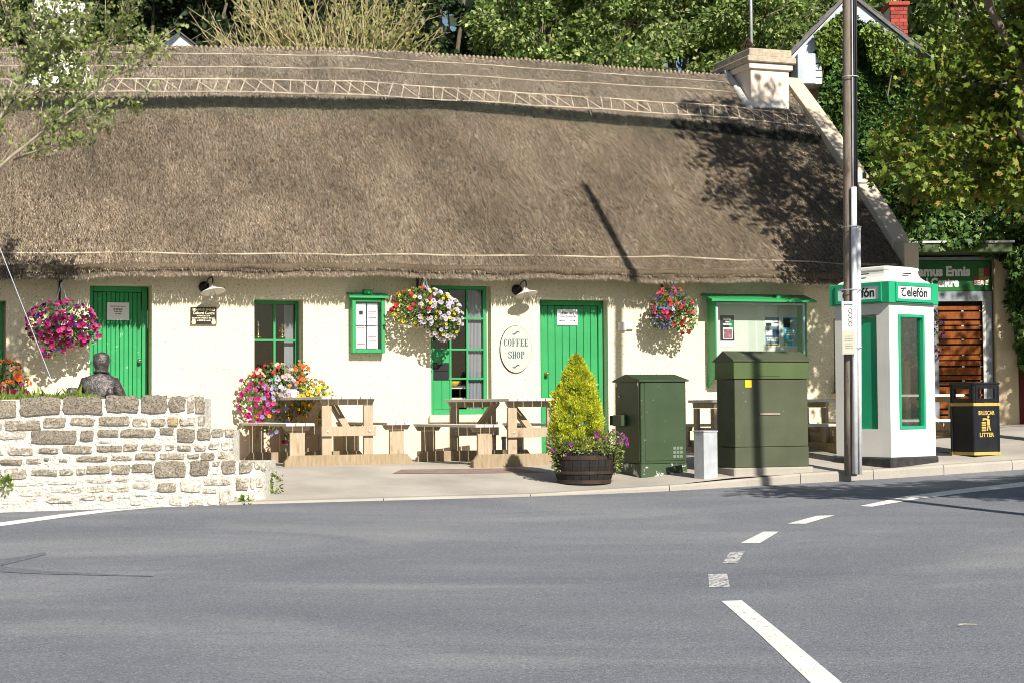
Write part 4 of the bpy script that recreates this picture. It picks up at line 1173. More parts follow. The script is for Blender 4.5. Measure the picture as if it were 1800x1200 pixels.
# ================================================================== STONE WALL
SWY = 17.55
def swpt(px, py): return atY(px, py, SWY)
ZA, ZB = (0, 680, 1309 / 240), (230, 680, 1364 / 250)
def cv_(z, x0, y0, x1, y1): return (z[0] + x0 / z[2], z[1] + y0 / z[2], z[0] + x1 / z[2], z[1] + y1 / z[2])
SA = [(-40, 125, 150, 290, 6), (195, 92, 578, 265, 7), (610, 90, 985, 255, 8), (1020, 78, 1330, 235, 7), (-40, 340, 20, 410, 4), (50, 315, 395, 410, 5), (420, 290, 630, 385, 5), (680, 290, 908, 365, 5), (955, 280, 1245, 365, 5),
      (-20, 425, 245, 495, 3), (305, 410, 735, 540, 7), (775, 410, 895, 510, 7), (940, 405, 1138, 470, 6), (1165, 400, 1490, 475, 6), (-30, 590, 40, 650, 3), (85, 580, 320, 650, 4), (380, 580, 560, 630, 6), (610, 560, 880, 630, 5), (930, 555, 1165, 615, 6), (1185, 545, 1320, 605, 5),
      (12, 690, 218, 740, 6), (262, 685, 400, 730, 5), (425, 675, 470, 700, 5), (570, 680, 650, 710, 4), (745, 660, 1030, 710, 6), (1065, 655, 1255, 700, 4), (-20, 790, 18, 860, 4), (40, 778, 258, 880, 4), (300, 785, 555, 845, 5), (575, 780, 705, 840, 4), (735, 778, 820, 835, 4),
      (835, 750, 1055, 825, 5), (1075, 740, 1250, 830, 5), (110, 925, 260, 950, 2), (290, 905, 420, 940, 2), (470, 890, 740, 930, 2), (840, 870, 1075, 915, 3), (1110, 865, 1240, 905, 3), (190, 980, 420, 1040, 2), (500, 955, 780, 1010, 3), (840, 945, 1000, 1000, 3), (1035, 940, 1240, 1000, 3),
      (250, 1060, 360, 1095, 2), (450, 1040, 700, 1110, 3), (760, 1025, 910, 1080, 3), (960, 1025, 1090, 1085, 3), (1120, 1025, 1250, 1065, 2), (20, 1085, 200, 1125, 1), (-30, 960, 100, 1010, 1), (940, 505, 1060, 535, 2), (420, 1000, 480, 1030, 1)]
SB = [(105, 75, 350, 245, 7), (370, 80, 520, 230, 7), (535, 78, 595, 245, 4), (603, 90, 665, 245, 5), (20, 295, 165, 375, 4), (200, 300, 333, 370, 5), (360, 285, 455, 365, 9), (470, 290, 595, 365, 4), (625, 280, 678, 365, 4), (285, 388, 412, 450, 6), (445, 395, 615, 525, 7), (635, 390, 765, 500, 6), (775, 398, 875, 475, 5), (888, 405, 945, 475, 4),
      (105, 545, 300, 605, 4), (335, 550, 420, 600, 4), (455, 555, 580, 605, 5), (615, 555, 725, 605, 4), (750, 520, 838, 590, 4), (860, 530, 916, 600, 3), (920, 530, 945, 600, 3), (45, 630, 240, 690, 5), (285, 630, 515, 690, 4), (545, 635, 655, 680, 4), (675, 625, 800, 695, 6), (825, 615, 885, 680, 4), (892, 610, 945, 690, 2),
      (15, 730, 208, 810, 6), (235, 705, 530, 860, 6), (575, 700, 750, 845, 7), (785, 710, 848, 755, 4), (785, 790, 835, 835, 3), (870, 700, 1008, 825, 6), (1040, 705, 1155, 820, 5), (1175, 715, 1222, 780, 4), (1228, 715, 1262, 800, 3), (30, 865, 180, 900, 2), (705, 875, 950, 935, 3), (260, 915, 430, 1000, 5), (480, 905, 665, 1000, 3), (25, 920, 185, 975, 3), (1015, 870, 1125, 985, 4), (1140, 870, 1172, 970, 4), (1190, 870, 1235, 960, 3),
      (690, 970, 820, 1012, 3), (850, 975, 965, 1130, 3), (370, 1040, 500, 1130, 3), (50, 1005, 160, 1045, 2), (230, 1025, 320, 1060, 2), (0, 1070, 110, 1125, 2), (560, 1085, 600, 1130, 3), (615, 1055, 700, 1130, 2), (740, 1050, 830, 1125, 1), (990, 1045, 1080, 1110, 3), (1125, 1035, 1190, 1110, 3)]
MOR = (.68, .64, .565)
SM = {k: mat_stone('stone_%d' % k, a, b, MOR, am) for k, (a, b, am) in {
    1: ((.50, .44, .34), (.60, .54, .44), .85), 2: ((.45, .40, .31), (.58, .52, .42), .75), 3: ((.40, .35, .27), (.54, .48, .38), .62), 4: ((.34, .30, .235), (.48, .42, .33), .48), 5: ((.30, .26, .20), (.44, .385, .30), .36),
    6: ((.26, .225, .175), (.40, .345, .27), .25), 7: ((.23, .20, .16), (.36, .31, .245), .15), 8: ((.22, .19, .155), (.34, .29, .23), .08), 9: ((.52, .40, .19), (.46, .38, .24), .2)}.items()}
c0 = swpt(-60, 886); cR = swpt(461, 886)
sw = thing('stone_wall', 'stepped garden wall of pale lime-mortared field stones behind the road edge', 'stone wall', (0, SWY, 0))
ztop = [swpt(200, 697).z, swpt(300, 754).z, swpt(420, 810).z]
xend = [swpt(352, 700).x, swpt(404, 760).x, swpt(461, 815).x]
# mortar core: three stepped courses, each with a rounded end that turns back
base_z = -.55
prev = base_z
tiers = [(xend[2], base_z, ztop[2] - .02), (xend[1], ztop[2] - .02, ztop[1] - .015), (xend[0], ztop[1] - .015, ztop[0] - .02)]
def corner(xe, r=.24, n=7):
    return [(xe - r + r * math.sin(R(90) * i / n), r - r * math.cos(R(90) * i / n)) for i in range(n + 1)]
for xe, z0, z1 in tiers:
    pl = [(-7.6, .0)] + corner(xe) + [(xe, 1.0), (-7.6, 1.0)] if xe == xend[2] else [(-7.6, .0)] + corner(xe) + [(xe, .62), (-7.6, .62)]
    n = len(pl)
    m_ = MB(); m_.add([(x, y, z0) for x, y in pl] + [(x, y, z1) for x, y in pl], [tuple(range(n)), tuple(range(n, 2 * n))] + [(i, (i + 1) % n, n + (i + 1) % n, n + i) for i in range(n)])
    m_.build('mortar_core', 'mortar', sw)
def on_face(x, xe, out):
    """point on the wall face at arc x (straight, then round the end), pushed out"""
    r = .24
    if x <= xe - r: return x, -out
    a = min((x - (xe - r)) / r, 1.0)
    ang = math.asin(a)
    return xe - r + (r + out) * math.sin(ang), r - (r + out) * math.cos(ang)
def stone(x0, z0, x1, z1, tone, xe):
    pr = .003 + .0036 * tone + rnd.uniform(-.003, .006)
    nx, nz = (6 if x1 - x0 > .2 else 4), 4
    v = []; sx, sz = (x1 - x0), (z1 - z0)
    jit = lambda s_: rnd.uniform(-s_, s_)
    slant = jit(.10) * sz
    for j in range(nz):
        for i in range(nx):
            a, b = i / (nx - 1), j / (nz - 1)
            ed = (i in (0, nx - 1)) + (j in (0, nz - 1))
            cx = x0 + sx * a; cz = z0 + sz * b + slant * (a - .5)
            if ed == 2:
                q = min(sx, sz)
                cx += (1 if i == 0 else -1) * q * rnd.uniform(.0, .09); cz += (1 if j == 0 else -1) * q * rnd.uniform(.0, .10)
            cx += jit(.010 * min(1, sx * 5)); cz += jit(.045 * sz)
            v.append((cx, cz, pr * (.8 if ed else 1.0) + (0 if ed else jit(.008))))
    out = [on_face(cx, xe, o_) + (cz,) for cx, cz, o_ in v]
    f = [(j * nx + i, j * nx + i + 1, (j + 1) * nx + i + 1, (j + 1) * nx + i) for j in range(nz - 1) for i in range(nx - 1)]
    ring = [i for i in range(nx)] + [j * nx + nx - 1 for j in range(1, nz)] + [(nz - 1) * nx + i for i in range(nx - 2, -1, -1)] + [j * nx for j in range(nz - 2, 0, -1)]
    n0 = len(out)
    out += [on_face(v[k][0], xe, -.03) + (v[k][1],) for k in ring]
    m = len(ring)
    f += [(ring[k], ring[(k + 1) % m], n0 + (k + 1) % m, n0 + k) for k in range(m)]
    MB().add(out, f).build('stone', SM[tone], sw)
def lay(z, lst):
    for x0, y0, x1, y1, tone in lst:
        p = cv_(z, x0, y0, x1, y1)
        a = swpt(p[0], p[3]); b = swpt(p[2], p[1])
        zm = (a.z + b.z) / 2
        xe = xend[0] if zm > ztop[1] - .01 else xend[1] if zm > ztop[2] - .01 else xend[2]
        stone(a.x + .001, a.z + .001, min(b.x - .001, xe + .0), b.z + .0, tone, xe)
lay(ZA, SA); lay(ZB, SB)
# the same masonry goes on to the left, out of the photograph
for py0, py1, tn in ((702, 733, 7), (742, 756, 5), (758, 778, 6), (786, 800, 4), (806, 816, 5), (822, 840, 5), (848, 858, 3), (862, 872, 3)):
    px = -25
    while px > -190:
        w_ = rnd.uniform(28, 66)
        a = swpt(px - w_, py1); b = swpt(px, py0)
        stone(a.x, a.z, b.x, b.z, max(1, tn + rnd.choice((-1, 0, 0))), 0)
        px -= w_ + rnd.uniform(5, 10)
# planting bed with grass behind the coping
bed = MB()
bed.box(-7.6, xend[0] - .55, .10, 1.05, -.2, ztop[0] - .03)
bedo = bed.build('planting_bed', 'soil', None, loc=(0, SWY + .52, 0)); tag(bedo, kind='structure')
n = 16000
px_ = rng.uniform(-7.4, xend[0] - .1, n); py_ = SWY + rng.uniform(.10, .60, n)
hgt = np.where(px_ < -4.55, rng.uniform(.03, .12, n), rng.uniform(.01, .05, n)) * np.where(rng.random(n) < .03, 2.2, 1)
keep = (px_ < -4.5) | (rng.random(n) < .32)
Pg = np.c_[px_, py_, np.full(n, ztop[0] - .03)][keep]; hg = hgt[keep]
Ag = np.c_[rng.normal(0, .5, len(Pg)), rng.normal(0, .5, len(Pg)), np.ones(len(Pg))]
gr = scatter('grass', T_NEEDLE, Pg, Ag, hg * .75, tints(len(Pg), [(.17, .25, .04), (.24, .31, .06), (.12, .19, .03)]), 'grass')
tag(gr, 'short green grass growing along the top of the stone wall', 'grass', None, 'stuff')
def weed(label, p, h, n, spread, pal=[(.16, .26, .04), (.24, .33, .06), (.10, .18, .03)], stem=True):
    t = thing('weed', label, 'weed', p)
    if stem: MB().tube([(0, 0, 0), (.01, -.01, h * .6)], .004, 5).build('stem', 'bark_pale', t)
    P, D = ball(n, (0, -spread * .3, h * .5), (spread, spread * .6, h * .5))
    sub(scatter('leaves', T_LEAF, P, D + (0, -.3, .5), rng.uniform(.03, .06, n), tints(n, pal), 'leaf', t))
g = hter(463, 868); weed('tall green weed at the rounded end of the stone wall', (xend[2] + .06, g.y + .1, zter(xend[2] + .06, g.y + .1)), .22, 60, .08)
weed('low green weed at the foot of the wall near its rounded end', (swpt(433, 882).x, SWY - .06, swpt(433, 886).z - .02), .10, 50, .07)
weed('small green weed growing from the mortar of the stone wall', (swpt(12, 860).x, SWY - .02, swpt(12, 862).z), .15, 70, .06, stem=False)

# ================================================================== BRONZE STATUE (seated, seen from behind)
def statue():
    Y0 = 18.75
    hd = atY(176, 631, Y0)                    # middle of the head
    t = thing('statue', 'dark bronze statue of a seated person seen from behind over the stone wall', 'statue', (hd.x, Y0, 0))
    z = lambda d: hd.z + d                    # heights relative to the head's middle
    me = bpy.data.meshes.new('body'); bm = bmesh.new()
    lay_ = bm.verts.layers.skin.verify()
    def v(x, y, d, rx, ry=None):
        q = bm.verts.new((x, y, z(d))); q[lay_].radius = (rx, ry or rx); return q
    pel = v(.0, .04, -.80, .17, .13); wst = v(.0, .02, -.62, .155, .11); ch = v(.0, -.01, -.42, .175, .12); uc = v(.0, -.01, -.27, .13, .095); nk0 = v(.01, .01, -.18, .065); nk = v(.012, .02, -.12, .058)
    h1 = v(.012, .03, -.05, .082, .088); h2 = v(.012, .035, .03, .094, .102); h3 = v(.012, .03, .085, .072, .08)
    for a, b in ((pel, wst), (wst, ch), (ch, uc), (uc, nk0), (nk0, nk), (nk, h1), (h1, h2), (h2, h3)): bm.edges.new((a, b))
    for s in (-1, 1):
        sh = v(s * .165, -.005, -.265, .075); el = v(s * .255, .04, -.52, .062); ea = v(s * .215, .03, -.40, .068); wr = v(s * .15, .30, -.58, .042); ha = v(s * .10, .38, -.57, .04, .028)
        for a, b in ((uc, sh), (sh, ea), (ea, el), (el, wr), (wr, ha)): bm.edges.new((a, b))
        hp = v(s * .11, .10, -.84, .105); kn = v(s * .16, .50, -.80, .078); an = v(s * .15, .52, -1.22, .052); ft = v(s * .16, .64, -1.27, .045, .035)
        for a, b in ((pel, hp), (hp, kn), (kn, an), (an, ft)): bm.edges.new((a, b))
        for k, (dx, ln) in enumerate(((-.03, .055), (-.01, .065), (.012, .062), (.03, .045))):
            f0 = v(s * (.09 + dx * .8), .42, -.575, .011); f1 = v(s * (.08 + dx), .42 + ln, -.60, .0095)
            bm.edges.new((ha, f0)); bm.edges.new((f0, f1))
        ear = v(s * .088 + .012, .035, -.012, .024, .014); bm.edges.new((h1, ear))
    pel[lay_].use_root = True
    bm.to_mesh(me); bm.free()
    o = bpy.data.objects.new('body', me); COL.objects.link(o)
    o.modifiers.new('s', 'SKIN').use_smooth_shade = True
    sd = o.modifiers.new('d', 'SUBSURF'); sd.levels = 2
    m2 = bpy.data.meshes.new_from_object(o.evaluated_get(bpy.context.evaluated_depsgraph_get()))
    bpy.data.objects.remove(o)
    m2.name = 'body'
    # hair and cloth chased into the bronze
    for vt in m2.vertices:
        c = vt.co
        rel = c.z - hd.z
        k = .006 if rel > -.08 else .004
        vt.co = c + vt.normal * k * (math.sin(61 * c.x + 23 * c.z) + math.sin(47 * c.z + 31 * c.y) + math.sin(83 * c.x - 41 * c.y)) / 2
    m2.polygons.foreach_set('use_smooth', [True] * len(m2.polygons))
    b = link('body', m2, 'bronze', t)
    # jacket collar and the seat
    MB().tube([(.075 * math.cos(a) + .011, .02 + .07 * math.sin(a), z(-.155 - .02 * math.sin(a))) for a in np.linspace(math.pi * .95, math.pi * 2.05, 12)], .018, 7).build('collar', 'bronze', t, smooth=True)
    zg = zter(hd.x, Y0)
    MB().box(-.36, .36, -.20, .30, zg, z(-.92)).build('seat', 'bronze', t, bevel=.03)
    MB().lathe([(.05, .0), (.07, .02), (.07, .12), (.05, .15)], 10, (-.30, -.05, z(-.47))).build('arm_rest', 'bronze', t, smooth=True)
    MB().box(-.345, -.255, -.09, -.01, z(-.93), z(-.46)).build('arm_post', 'bronze', t, bevel=.02)
    MB().lathe([(.03, .0), (.042, .02), (.04, .10), (.02, .13)], 10, (.15, -.15, z(-.46))).build('bag_end', 'bronze', t, smooth=True)
    MB().box(.12, .18, -.18, -.12, z(-.93), z(-.45)).build('bag_post', 'bronze', t, bevel=.02)
statue()

# ================================================================== PICNIC TABLES
def picnic_table(label, near_px, base_py, top_py, seat_py, dirv, Lg=1.9, W_top=.80, W_all=1.66, Yref=None):
    """dirv: plan direction from the near end to the far end; the table is level, its legs run down to the sloping ground"""
    if Yref is None: g = hter(near_px, base_py)
    else: g = atY(near_px, base_py, Yref)
    d = Vector((dirv[0], dirv[1], 0)).normalized()
    r = Vector((d.y, -d.x, 0))
    Yd = g.y
    zt = atY(near_px, top_py, Yd).z; zs = atY(near_px, seat_py, Yd).z
    t = thing('picnic_table', label, 'picnic table', (g.x, g.y, 0), math.atan2(r.y, r.x), 'timber picnic tables on the terrace')
    # local x across, y along
    def gnd(x, y):
        p = Vector((g.x, g.y, 0)) + r * x + d * y
        return zter(p.x, p.y)
    th = .035
    nt = 6; w = W_top / nt
    for i in range(nt):
        x0 = -W_top / 2 + i * w
        e = rnd.uniform(-.006, .006)
        MB().box(x0 + .004, x0 + w - .004, -.03 + e, Lg + .05 + e, zt - th, zt).build('top_plank', 'wood_top', t, bevel=.004)
    sx = W_all / 2
    for s in (-1, 1):
        for i in range(3):
            x0 = s * (sx - .19) - .19 + i * .127
            e = rnd.uniform(-.006, .006)
            MB().box(x0 + .004, x0 + .123, -.03 + e, Lg + .05 + e, zs - th, zs).build('bench_plank', 'wood_top', t, bevel=.004)
    for yy in (.06, Lg - .08):
        yb0, yb1 = yy - .03, yy + .03
        zb = max(gnd(-sx, yy), gnd(sx, yy), gnd(0, yy))
        zlow = min(gnd(-sx, yy), gnd(sx, yy))
        hb = .135
        # base beam with cut corners
        m_ = MB(); m_.prism([(-sx, zlow - .01), (sx, zlow - .01), (sx, zb + hb * .4), (sx - .07, zb + hb), (-sx + .07, zb + hb), (-sx, zb + hb * .4)], yb0, yb1 - .001)
        m_.build('base_beam', 'wood_base', t, bevel=.004)
        MB().box(-sx + .02, sx - .03, yb0 + .075, yb1 + .07, zlow - .01, zb + .05).build('skid', 'wood_base', t)
        for s in (-1, 1):
            MB().box(s * .285 - .065, s * .285 + .065, yb0 + .0605, yb0 + .105, zb + .0, zt - th - .078).build('post', 'wood', t, bevel=.004)
            MB().box(s * (sx - .19) - .10, s * (sx - .19) + .10, yb0 + .0605, yb0 + .105, zb + .0, zs - th - .062).build('bench_post', 'wood', t, bevel=.004)
            MB().prism([(s * (sx - .19) - .19, zs - th - .001), (s * (sx - .19) + .19, zs - th - .001), (s * (sx - .19) + .15, zs - th - .06), (s * (sx - .19) - .15, zs - th - .06)], yb0 + .0605, yb0 + .11).build('bench_bearer', 'wood', t)
        MB().prism([(-W_top / 2 + .03, zt - th - .001), (W_top / 2 - .03, zt - th - .001), (W_top / 2 - .06, zt - th - .075), (-W_top / 2 + .06, zt - th - .075)], yb0 + .0605, yb0 + .11).build('top_bearer', 'wood', t)
        MB().box(-.37, .37, yb0 + .018, yb0 + .0595, zs - .17, zs - .045).build('cross_rail', 'wood', t, bevel=.004)
        for s in (-1, 1): MB().lathe([(.016, 0), (.016, .005), (.008, .01)], 10).build('bolt', 'steel', t, loc=(s * .285, yb0 + .017, zs - .108)).rotation_euler[0] = R(90)
    # diagonal braces from the rails up to the middle of the top
    for y0, y1 in ((.10, Lg * .40), (Lg - .12, Lg * .60)):
        a = Vector((.0, y0, zs - .10)); b = Vector((.0, y1, zt - th - .01))
        dd = (b - a).normalized(); u_ = Vector((1, 0, 0)); w_ = dd.cross(u_)
        vs = [a + u_ * sx_ * .05 + w_ * sw_ * .022 for sx_ in (-1, 1) for sw_ in (-1, 1)] + [b + u_ * sx_ * .05 + w_ * sw_ * .022 for sx_ in (-1, 1) for sw_ in (-1, 1)]
        MB().add(vs, [(0, 1, 3, 2), (4, 6, 7, 5), (0, 4, 5, 1), (2, 3, 7, 6), (0, 2, 6, 4), (1, 5, 7, 3)]).build('brace', 'wood', t)
    return t, zt
tA, ztA = picnic_table('picnic table below the packed window box, a white mug on its far end', 616, 817, 696, 742.5, (-.83, 1.72), 1.9, .80, 1.74)
tB, ztB = picnic_table('picnic table below the tall shop window, beside the barrel planter', 942, 818, 699.5, 744.5, (-.86, 1.70), 1.9, .80, 1.74)
tC, ztC = picnic_table('picnic table under the noticeboard, behind the galvanised box and olive cabinet', 1447, 800, 701, 743, (-1, -.30), 1.75, .80, 1.70, 22.4)
tD, ztD = picnic_table('picnic table behind the telephone kiosk, next to the slatted doorway', 1668, 796, 692.5, 735, (-1, -.30), 1.5, .80, 1.70, 24.0)
mp = atY(516, 697, 22.2)
t = thing('mug', 'white mug standing on the picnic table below the packed window box', 'mug', (mp.x, mp.y, ztA))
MB().lathe([(.038, 0), (.042, .01), (.042, .105), (.038, .105), (.036, .015), (.005, .012)], 16).build('cup', 'paper', t, smooth=True)
MB().tube([(.042 + .028 * math.sin(a), 0, .055 + .03 * math.cos(a)) for a in np.linspace(0, math.pi, 8)], .006, 6).build('handle', 'paper', t, smooth=True)

# ================================================================== BARREL PLANTER WITH CONIFER
g = hter(1029, 853)
BX, BY = g.x, g.y + .30
BZ = zter(BX, BY) - .02
t = thing('barrel_planter', 'dark oak half barrel planter at the road edge', 'planter', (BX, BY, BZ))
prof = [(.30, 0), (.335, .10), (.36, .22), (.365, .32), (.358, .40)]
ns = 22
for i in range(ns):
    a0, a1 = 2 * math.pi * i / ns + .008, 2 * math.pi * (i + 1) / ns - .008
    v = []
    for r_, z_ in prof:
        for a, rr in ((a0, r_), (a1, r_), (a1, r_ - .03), (a0, r_ - .03)): v.append((rr * math.cos(a), rr * math.sin(a), z_))
    f = [(4 * j + k, 4 * j + (k + 1) % 4, 4 * j + 4 + (k + 1) % 4, 4 * j + 4 + k) for j in range(4) for k in range(4)] + [(3, 2, 1, 0), (16, 17, 18, 19)]
    MB().add(v, f).build('stave', 'barrel', t)
for z0, z1, rr in ((.015, .06, .318), (.13, .165, .352), (.30, .345, .3685)):
    MB().lathe([(rr - .008, z0), (rr, z0), (rr + .003, z1), (rr - .008, z1)], 40).build('hoop', 'hoop', t, smooth=False)
MB().lathe([(.33, .30), (.33, .345), (.02, .355)], 24).build('compost', 'soil', t)
ct = thing('dwarf_conifer', 'golden yellow cone-shaped conifer growing in the oak barrel', 'conifer', (BX - .08, BY, BZ + .35))
MB().tube([(0, 0, 0), (0, 0, .9)], [.03, .008], 7).build('trunk', 'bark', ct)
HT = 1.17
P, D, C, Z = [], [], [], []
for i in range(760):
    h_ = rng.random() ** 1.1
    rr = float(np.interp(h_, [0, .2, .45, .65, .8, .92, 1], [.275, .295, .285, .235, .155, .08, .025])) * (1 + .13 * math.sin(2.4 * i) * (i % 3 > 0))
    a = rng.uniform(0, 2 * math.pi); q = rng.uniform(.35, 1.0) ** .5
    c = np.array((rr * q * math.cos(a), rr * q * math.sin(a), .02 + h_ * (HT - .06)))
    k = 64
    p, d = ball(k, c, (.042, .042, .055))
    P.append(p); D.append(d * .8 + np.array((math.cos(a) * .5, math.sin(a) * .5, .9)))
    out = (q - .62) / .38
    C.append(tints(k, [(.54, .58, .04), (.70, .70, .06), (.38, .44, .03)] if out > .35 else [(.20, .27, .03), (.28, .34, .035)], .18))
P = np.concatenate(P); D = np.concatenate(D); C = np.concatenate(C)
sub(scatter('foliage', T_NEEDLE, P, D, rng.uniform(.022, .042, len(P)), C, 'needle', ct))
tp = thing('petunias', 'trailing petunias with small purple flowers spilling over the barrel rim', 'flowers', (BX, BY, BZ + .36))
blobs = [((-.24, -.14, .11), (.21, .22, .15), 3), ((.27, -.10, .11), (.23, .25, .16), 3.5), ((.03, -.27, .08), (.28, .12, .13), 2.5), ((-.30, -.14, -.08), (.09, .1, .16), .8), ((.36, -.06, -.07), (.09, .1, .17), .9), ((0, .15, .1), (.3, .15, .1), 1)]
plant_mass(tp, blobs, 3600, [((.30, .02, .26), 16, lambda p: p[0] > .02 and p[2] > .1), (PUR, 5, None), ((.40, .05, .34), 6, lambda p: p[0] < 0)], (.025, .045), (.05, .065), [(.20, .25, .06), (.28, .33, .10), (.13, .18, .04), (.34, .38, .16)])

# ================================================================== CABINETS, POST BOX
def cab_frame(px, py, b):
    g = hter(px, py); return g, R(b)
# dark green cabinet (near vertical edge at the corner px)
g, b = cab_frame(1127, 840, 20)
D_, W_, H_ = .78, .62, 1.215
t = thing('utility_cabinet', 'dark green scratched utility cabinet beside the barrel planter', 'utility cabinet', (g.x, g.y, g.z - .03), b, 'roadside utility cabinets')
MB().box(0, W_, 0, D_, 0, .20).build('base', M('scuffed_green', (.05, .082, .042), (.04, .068, .035), 3, .55, .05, 30, spots=((.60, .63, .58), 8, .56)), t, bevel=.006)
MB().box(.008, W_ - .008, .008, D_ - .008, .201, H_).build('body', 'green_dk', t, bevel=.008)
MB().box(.0, .007, .05, D_ - .03, .24, H_ - .03).build('door_leaf', 'green_dk', t)
MB().box(.06, W_ - .03, .0, .007, .24, H_ - .03).build('side_sheet', 'green_dk', t)
MB().add([(-.02, -.02, H_), (W_ + .02, -.02, H_), (W_ + .02, D_ + .02, H_), (-.02, D_ + .02, H_), (-.02, D_ / 2, H_ + .075), (W_ + .02, D_ / 2, H_ + .075), (-.02, -.02, H_ - .02), (W_ + .02, -.02, H_ - .02), (W_ + .02, D_ + .02, H_ - .02), (-.02, D_ + .02, H_ - .02)],
         [(0, 1, 5, 4), (3, 4, 5, 2), (0, 4, 3), (1, 2, 5), (0, 6, 7, 1), (1, 7, 8, 2), (2, 8, 9, 3), (3, 9, 6, 0), (6, 9, 8, 7)]).build('lid', 'green_dk', t)
MB().box(-.08, -.002, D_ * .52, D_ * .86, H_ * .54, H_ * .65).build('lock_box', 'green_dk', t, bevel=.006)
MB().box(-.078, -.01, D_ * .87, D_ * .97, H_ * .545, H_ * .645).build('padlock_hasp', 'ink', t)
MB().lathe([(.014, 0), (.014, .012), (.004, .016)], 10).build('lock', 'chrome', t, loc=(.0, D_ * .78, H_ * .84)).rotation_euler[1] = R(-90)
for k in range(9):
    MB().box(W_ - .19 + (k % 3) * .045, W_ - .155 + (k % 3) * .045, -.004, .0075, .27 + (k // 3) * .05, .305 + (k // 3) * .05).build('vent', M('vent_%d' % k, (.17, .215, .16), None, 3, .5) if k == 0 else bpy.data.materials['vent_0'], t)
for yy in (.06, D_ - .06):
    MB().box(-.003, .0, yy - .008, yy + .008, H_ - .075, H_ - .03).build('hinge', 'chrome', t)
# olive cabinet
g, b = cab_frame(1293, 836, 20)
D_, W_, H_ = .47, .985, 1.325
t = thing('utility_cabinet', 'large faded olive utility cabinet on a concrete plinth with yellow label', 'utility cabinet', (g.x, g.y, g.z + .035), b, 'roadside utility cabinets')
MB().box(-.03, W_ + .05, -.03, D_ + .03, -.12, .06).build('plinth', 'kerb', t, bevel=.015)
MB().box(.0, W_, .0, D_, .061, .30).build('base', 'green_ol', t, bevel=.006)
MB().box(.004, W_ - .004, .004, D_ - .004, .303, H_ - .225).build('body', 'green_ol', t, bevel=.006)
MB().box(-.012, W_ + .012, -.012, D_ + .012, H_ - .222, H_).build('head', 'green_ol2', t, bevel=.006)
MB().add([(-.03, -.03, H_), (W_ + .03, -.03, H_), (W_ + .03, D_ + .03, H_), (-.03, D_ + .03, H_), (-.03, D_ / 2, H_ + .115), (W_ + .03, D_ / 2, H_ + .115), (-.03, -.03, H_ - .014), (W_ + .03, -.03, H_ - .014), (W_ + .03, D_ + .03, H_ - .014), (-.03, D_ + .03, H_ - .014)],
         [(0, 1, 5, 4), (3, 4, 5, 2), (0, 4, 3), (1, 2, 5), (0, 6, 7, 1), (1, 7, 8, 2), (2, 8, 9, 3), (3, 9, 6, 0), (6, 9, 8, 7)]).build('lid', 'green_ol', t)
MB().box(.14, .225, -.0035, .0, H_ - .32, H_ - .235).build('label_plate', 'yellow', t)
MB().box(.31, .60, -.02, -.0125, H_ - .19, H_ - .175).build('handle', 'green_ol2', t)
MB().box(.33, .60, -.006, .0035, .68, .70).build('rail', M('worn_edge', (.36, .30, .24), None, 4, .7), t)
# galvanised box
g, b = cab_frame(1238, 841, 32)
t = thing('galvanised_box', 'knee-high galvanised steel box between the two cabinets', 'metal box', (g.x, g.y, g.z - .02), b)
MB().box(0, .205, 0, .19, 0, .565).build('casing', 'steel', t, bevel=.005)
MB().box(-.006, .211, -.006, .196, .5652, .582).build('cap', 'steel', t, bevel=.003)
MB().box(-.02, .225, -.02, .21, -.03, .0).build('foot', 'kerb', t, bevel=.005)

# ================================================================== UTILITY POLE
g = hter(1501, 829)
PX, PY, PZ = g.x - .02, g.y + .10, g.z
t = thing('utility_pole', 'weathered wooden utility pole with steel conduits in front of the telephone kiosk', 'utility pole', (PX, PY, PZ - .05))
lean = .010
pts = [(lean * h_, 0, h_) for h_ in np.linspace(0, 9.2, 12)]
MB().tube(pts, list(np.linspace(.074, .062, 12)), 14).build('shaft', 'pole', t, smooth=True)
def along(h_, dx, dy): return (lean * h_ + dx, dy, h_)
MB().tube([along(h_, .0 + .035, -.100) for h_ in (.03, 1.7, 3.42)], .034, 10).build('conduit', 'conduit', t, smooth=True)
MB().tube([along(h_, .098, -.05) for h_ in (.02, 1.5, 2.95)], .028, 10).build('conduit', 'conduit', t, smooth=True)
MB().tube([along(h_, .082, -.045) for h_ in (2.9, 5, 9)], .014, 8).build('cable', 'black', t, smooth=True)
MB().tube([along(h_, .055, -.072) for h_ in (3.3, 3.8, 5.2, 9)], .010, 8).build('cable', 'black', t, smooth=True)
MB().tube([along(h_, .03, -.085 - .006 * math.sin(h_ * 3)) for h_ in np.linspace(3.42, 9, 14)], .008, 6).build('cable', 'steel', t, smooth=True)
for h_ in (1.52, 2.2, 2.95, 4.75, 5.9, 6.8):
    MB().tube([(lean * h_ + (.095 + .02 * (h_ < 3.5)) * math.cos(a) + .02, (.095 + .03 * (h_ < 3.5)) * math.sin(a) - .015, h_) for a in np.linspace(0, 2 * math.pi, 22)], .006, 5).build('strap', 'whitewood', t)
MB().box(.12, .19, -.03, .05, 3.48, 3.62).build('junction_box', 'white', t, bevel=.01)
sx0 = atY(1480, 575, PY - .16); sx1 = atY(1503, 575, PY - .16); sz0 = atY(1490, 622, PY - .16).z; sz1 = atY(1490, 530, PY - .16).z
t = thing('pole_notice', 'narrow faded leaflet panel strapped to the utility pole', 'notice', ((sx0.x + sx1.x) / 2, PY - .155, sz0))
w, h = (sx1.x - sx0.x) / 2, sz1 - sz0
MB().box(-w, w, -.004, .004, 0, h).build('panel', M('leaflet', (.55, .56, .55), (.48, .48, .50), 3, .6), t)
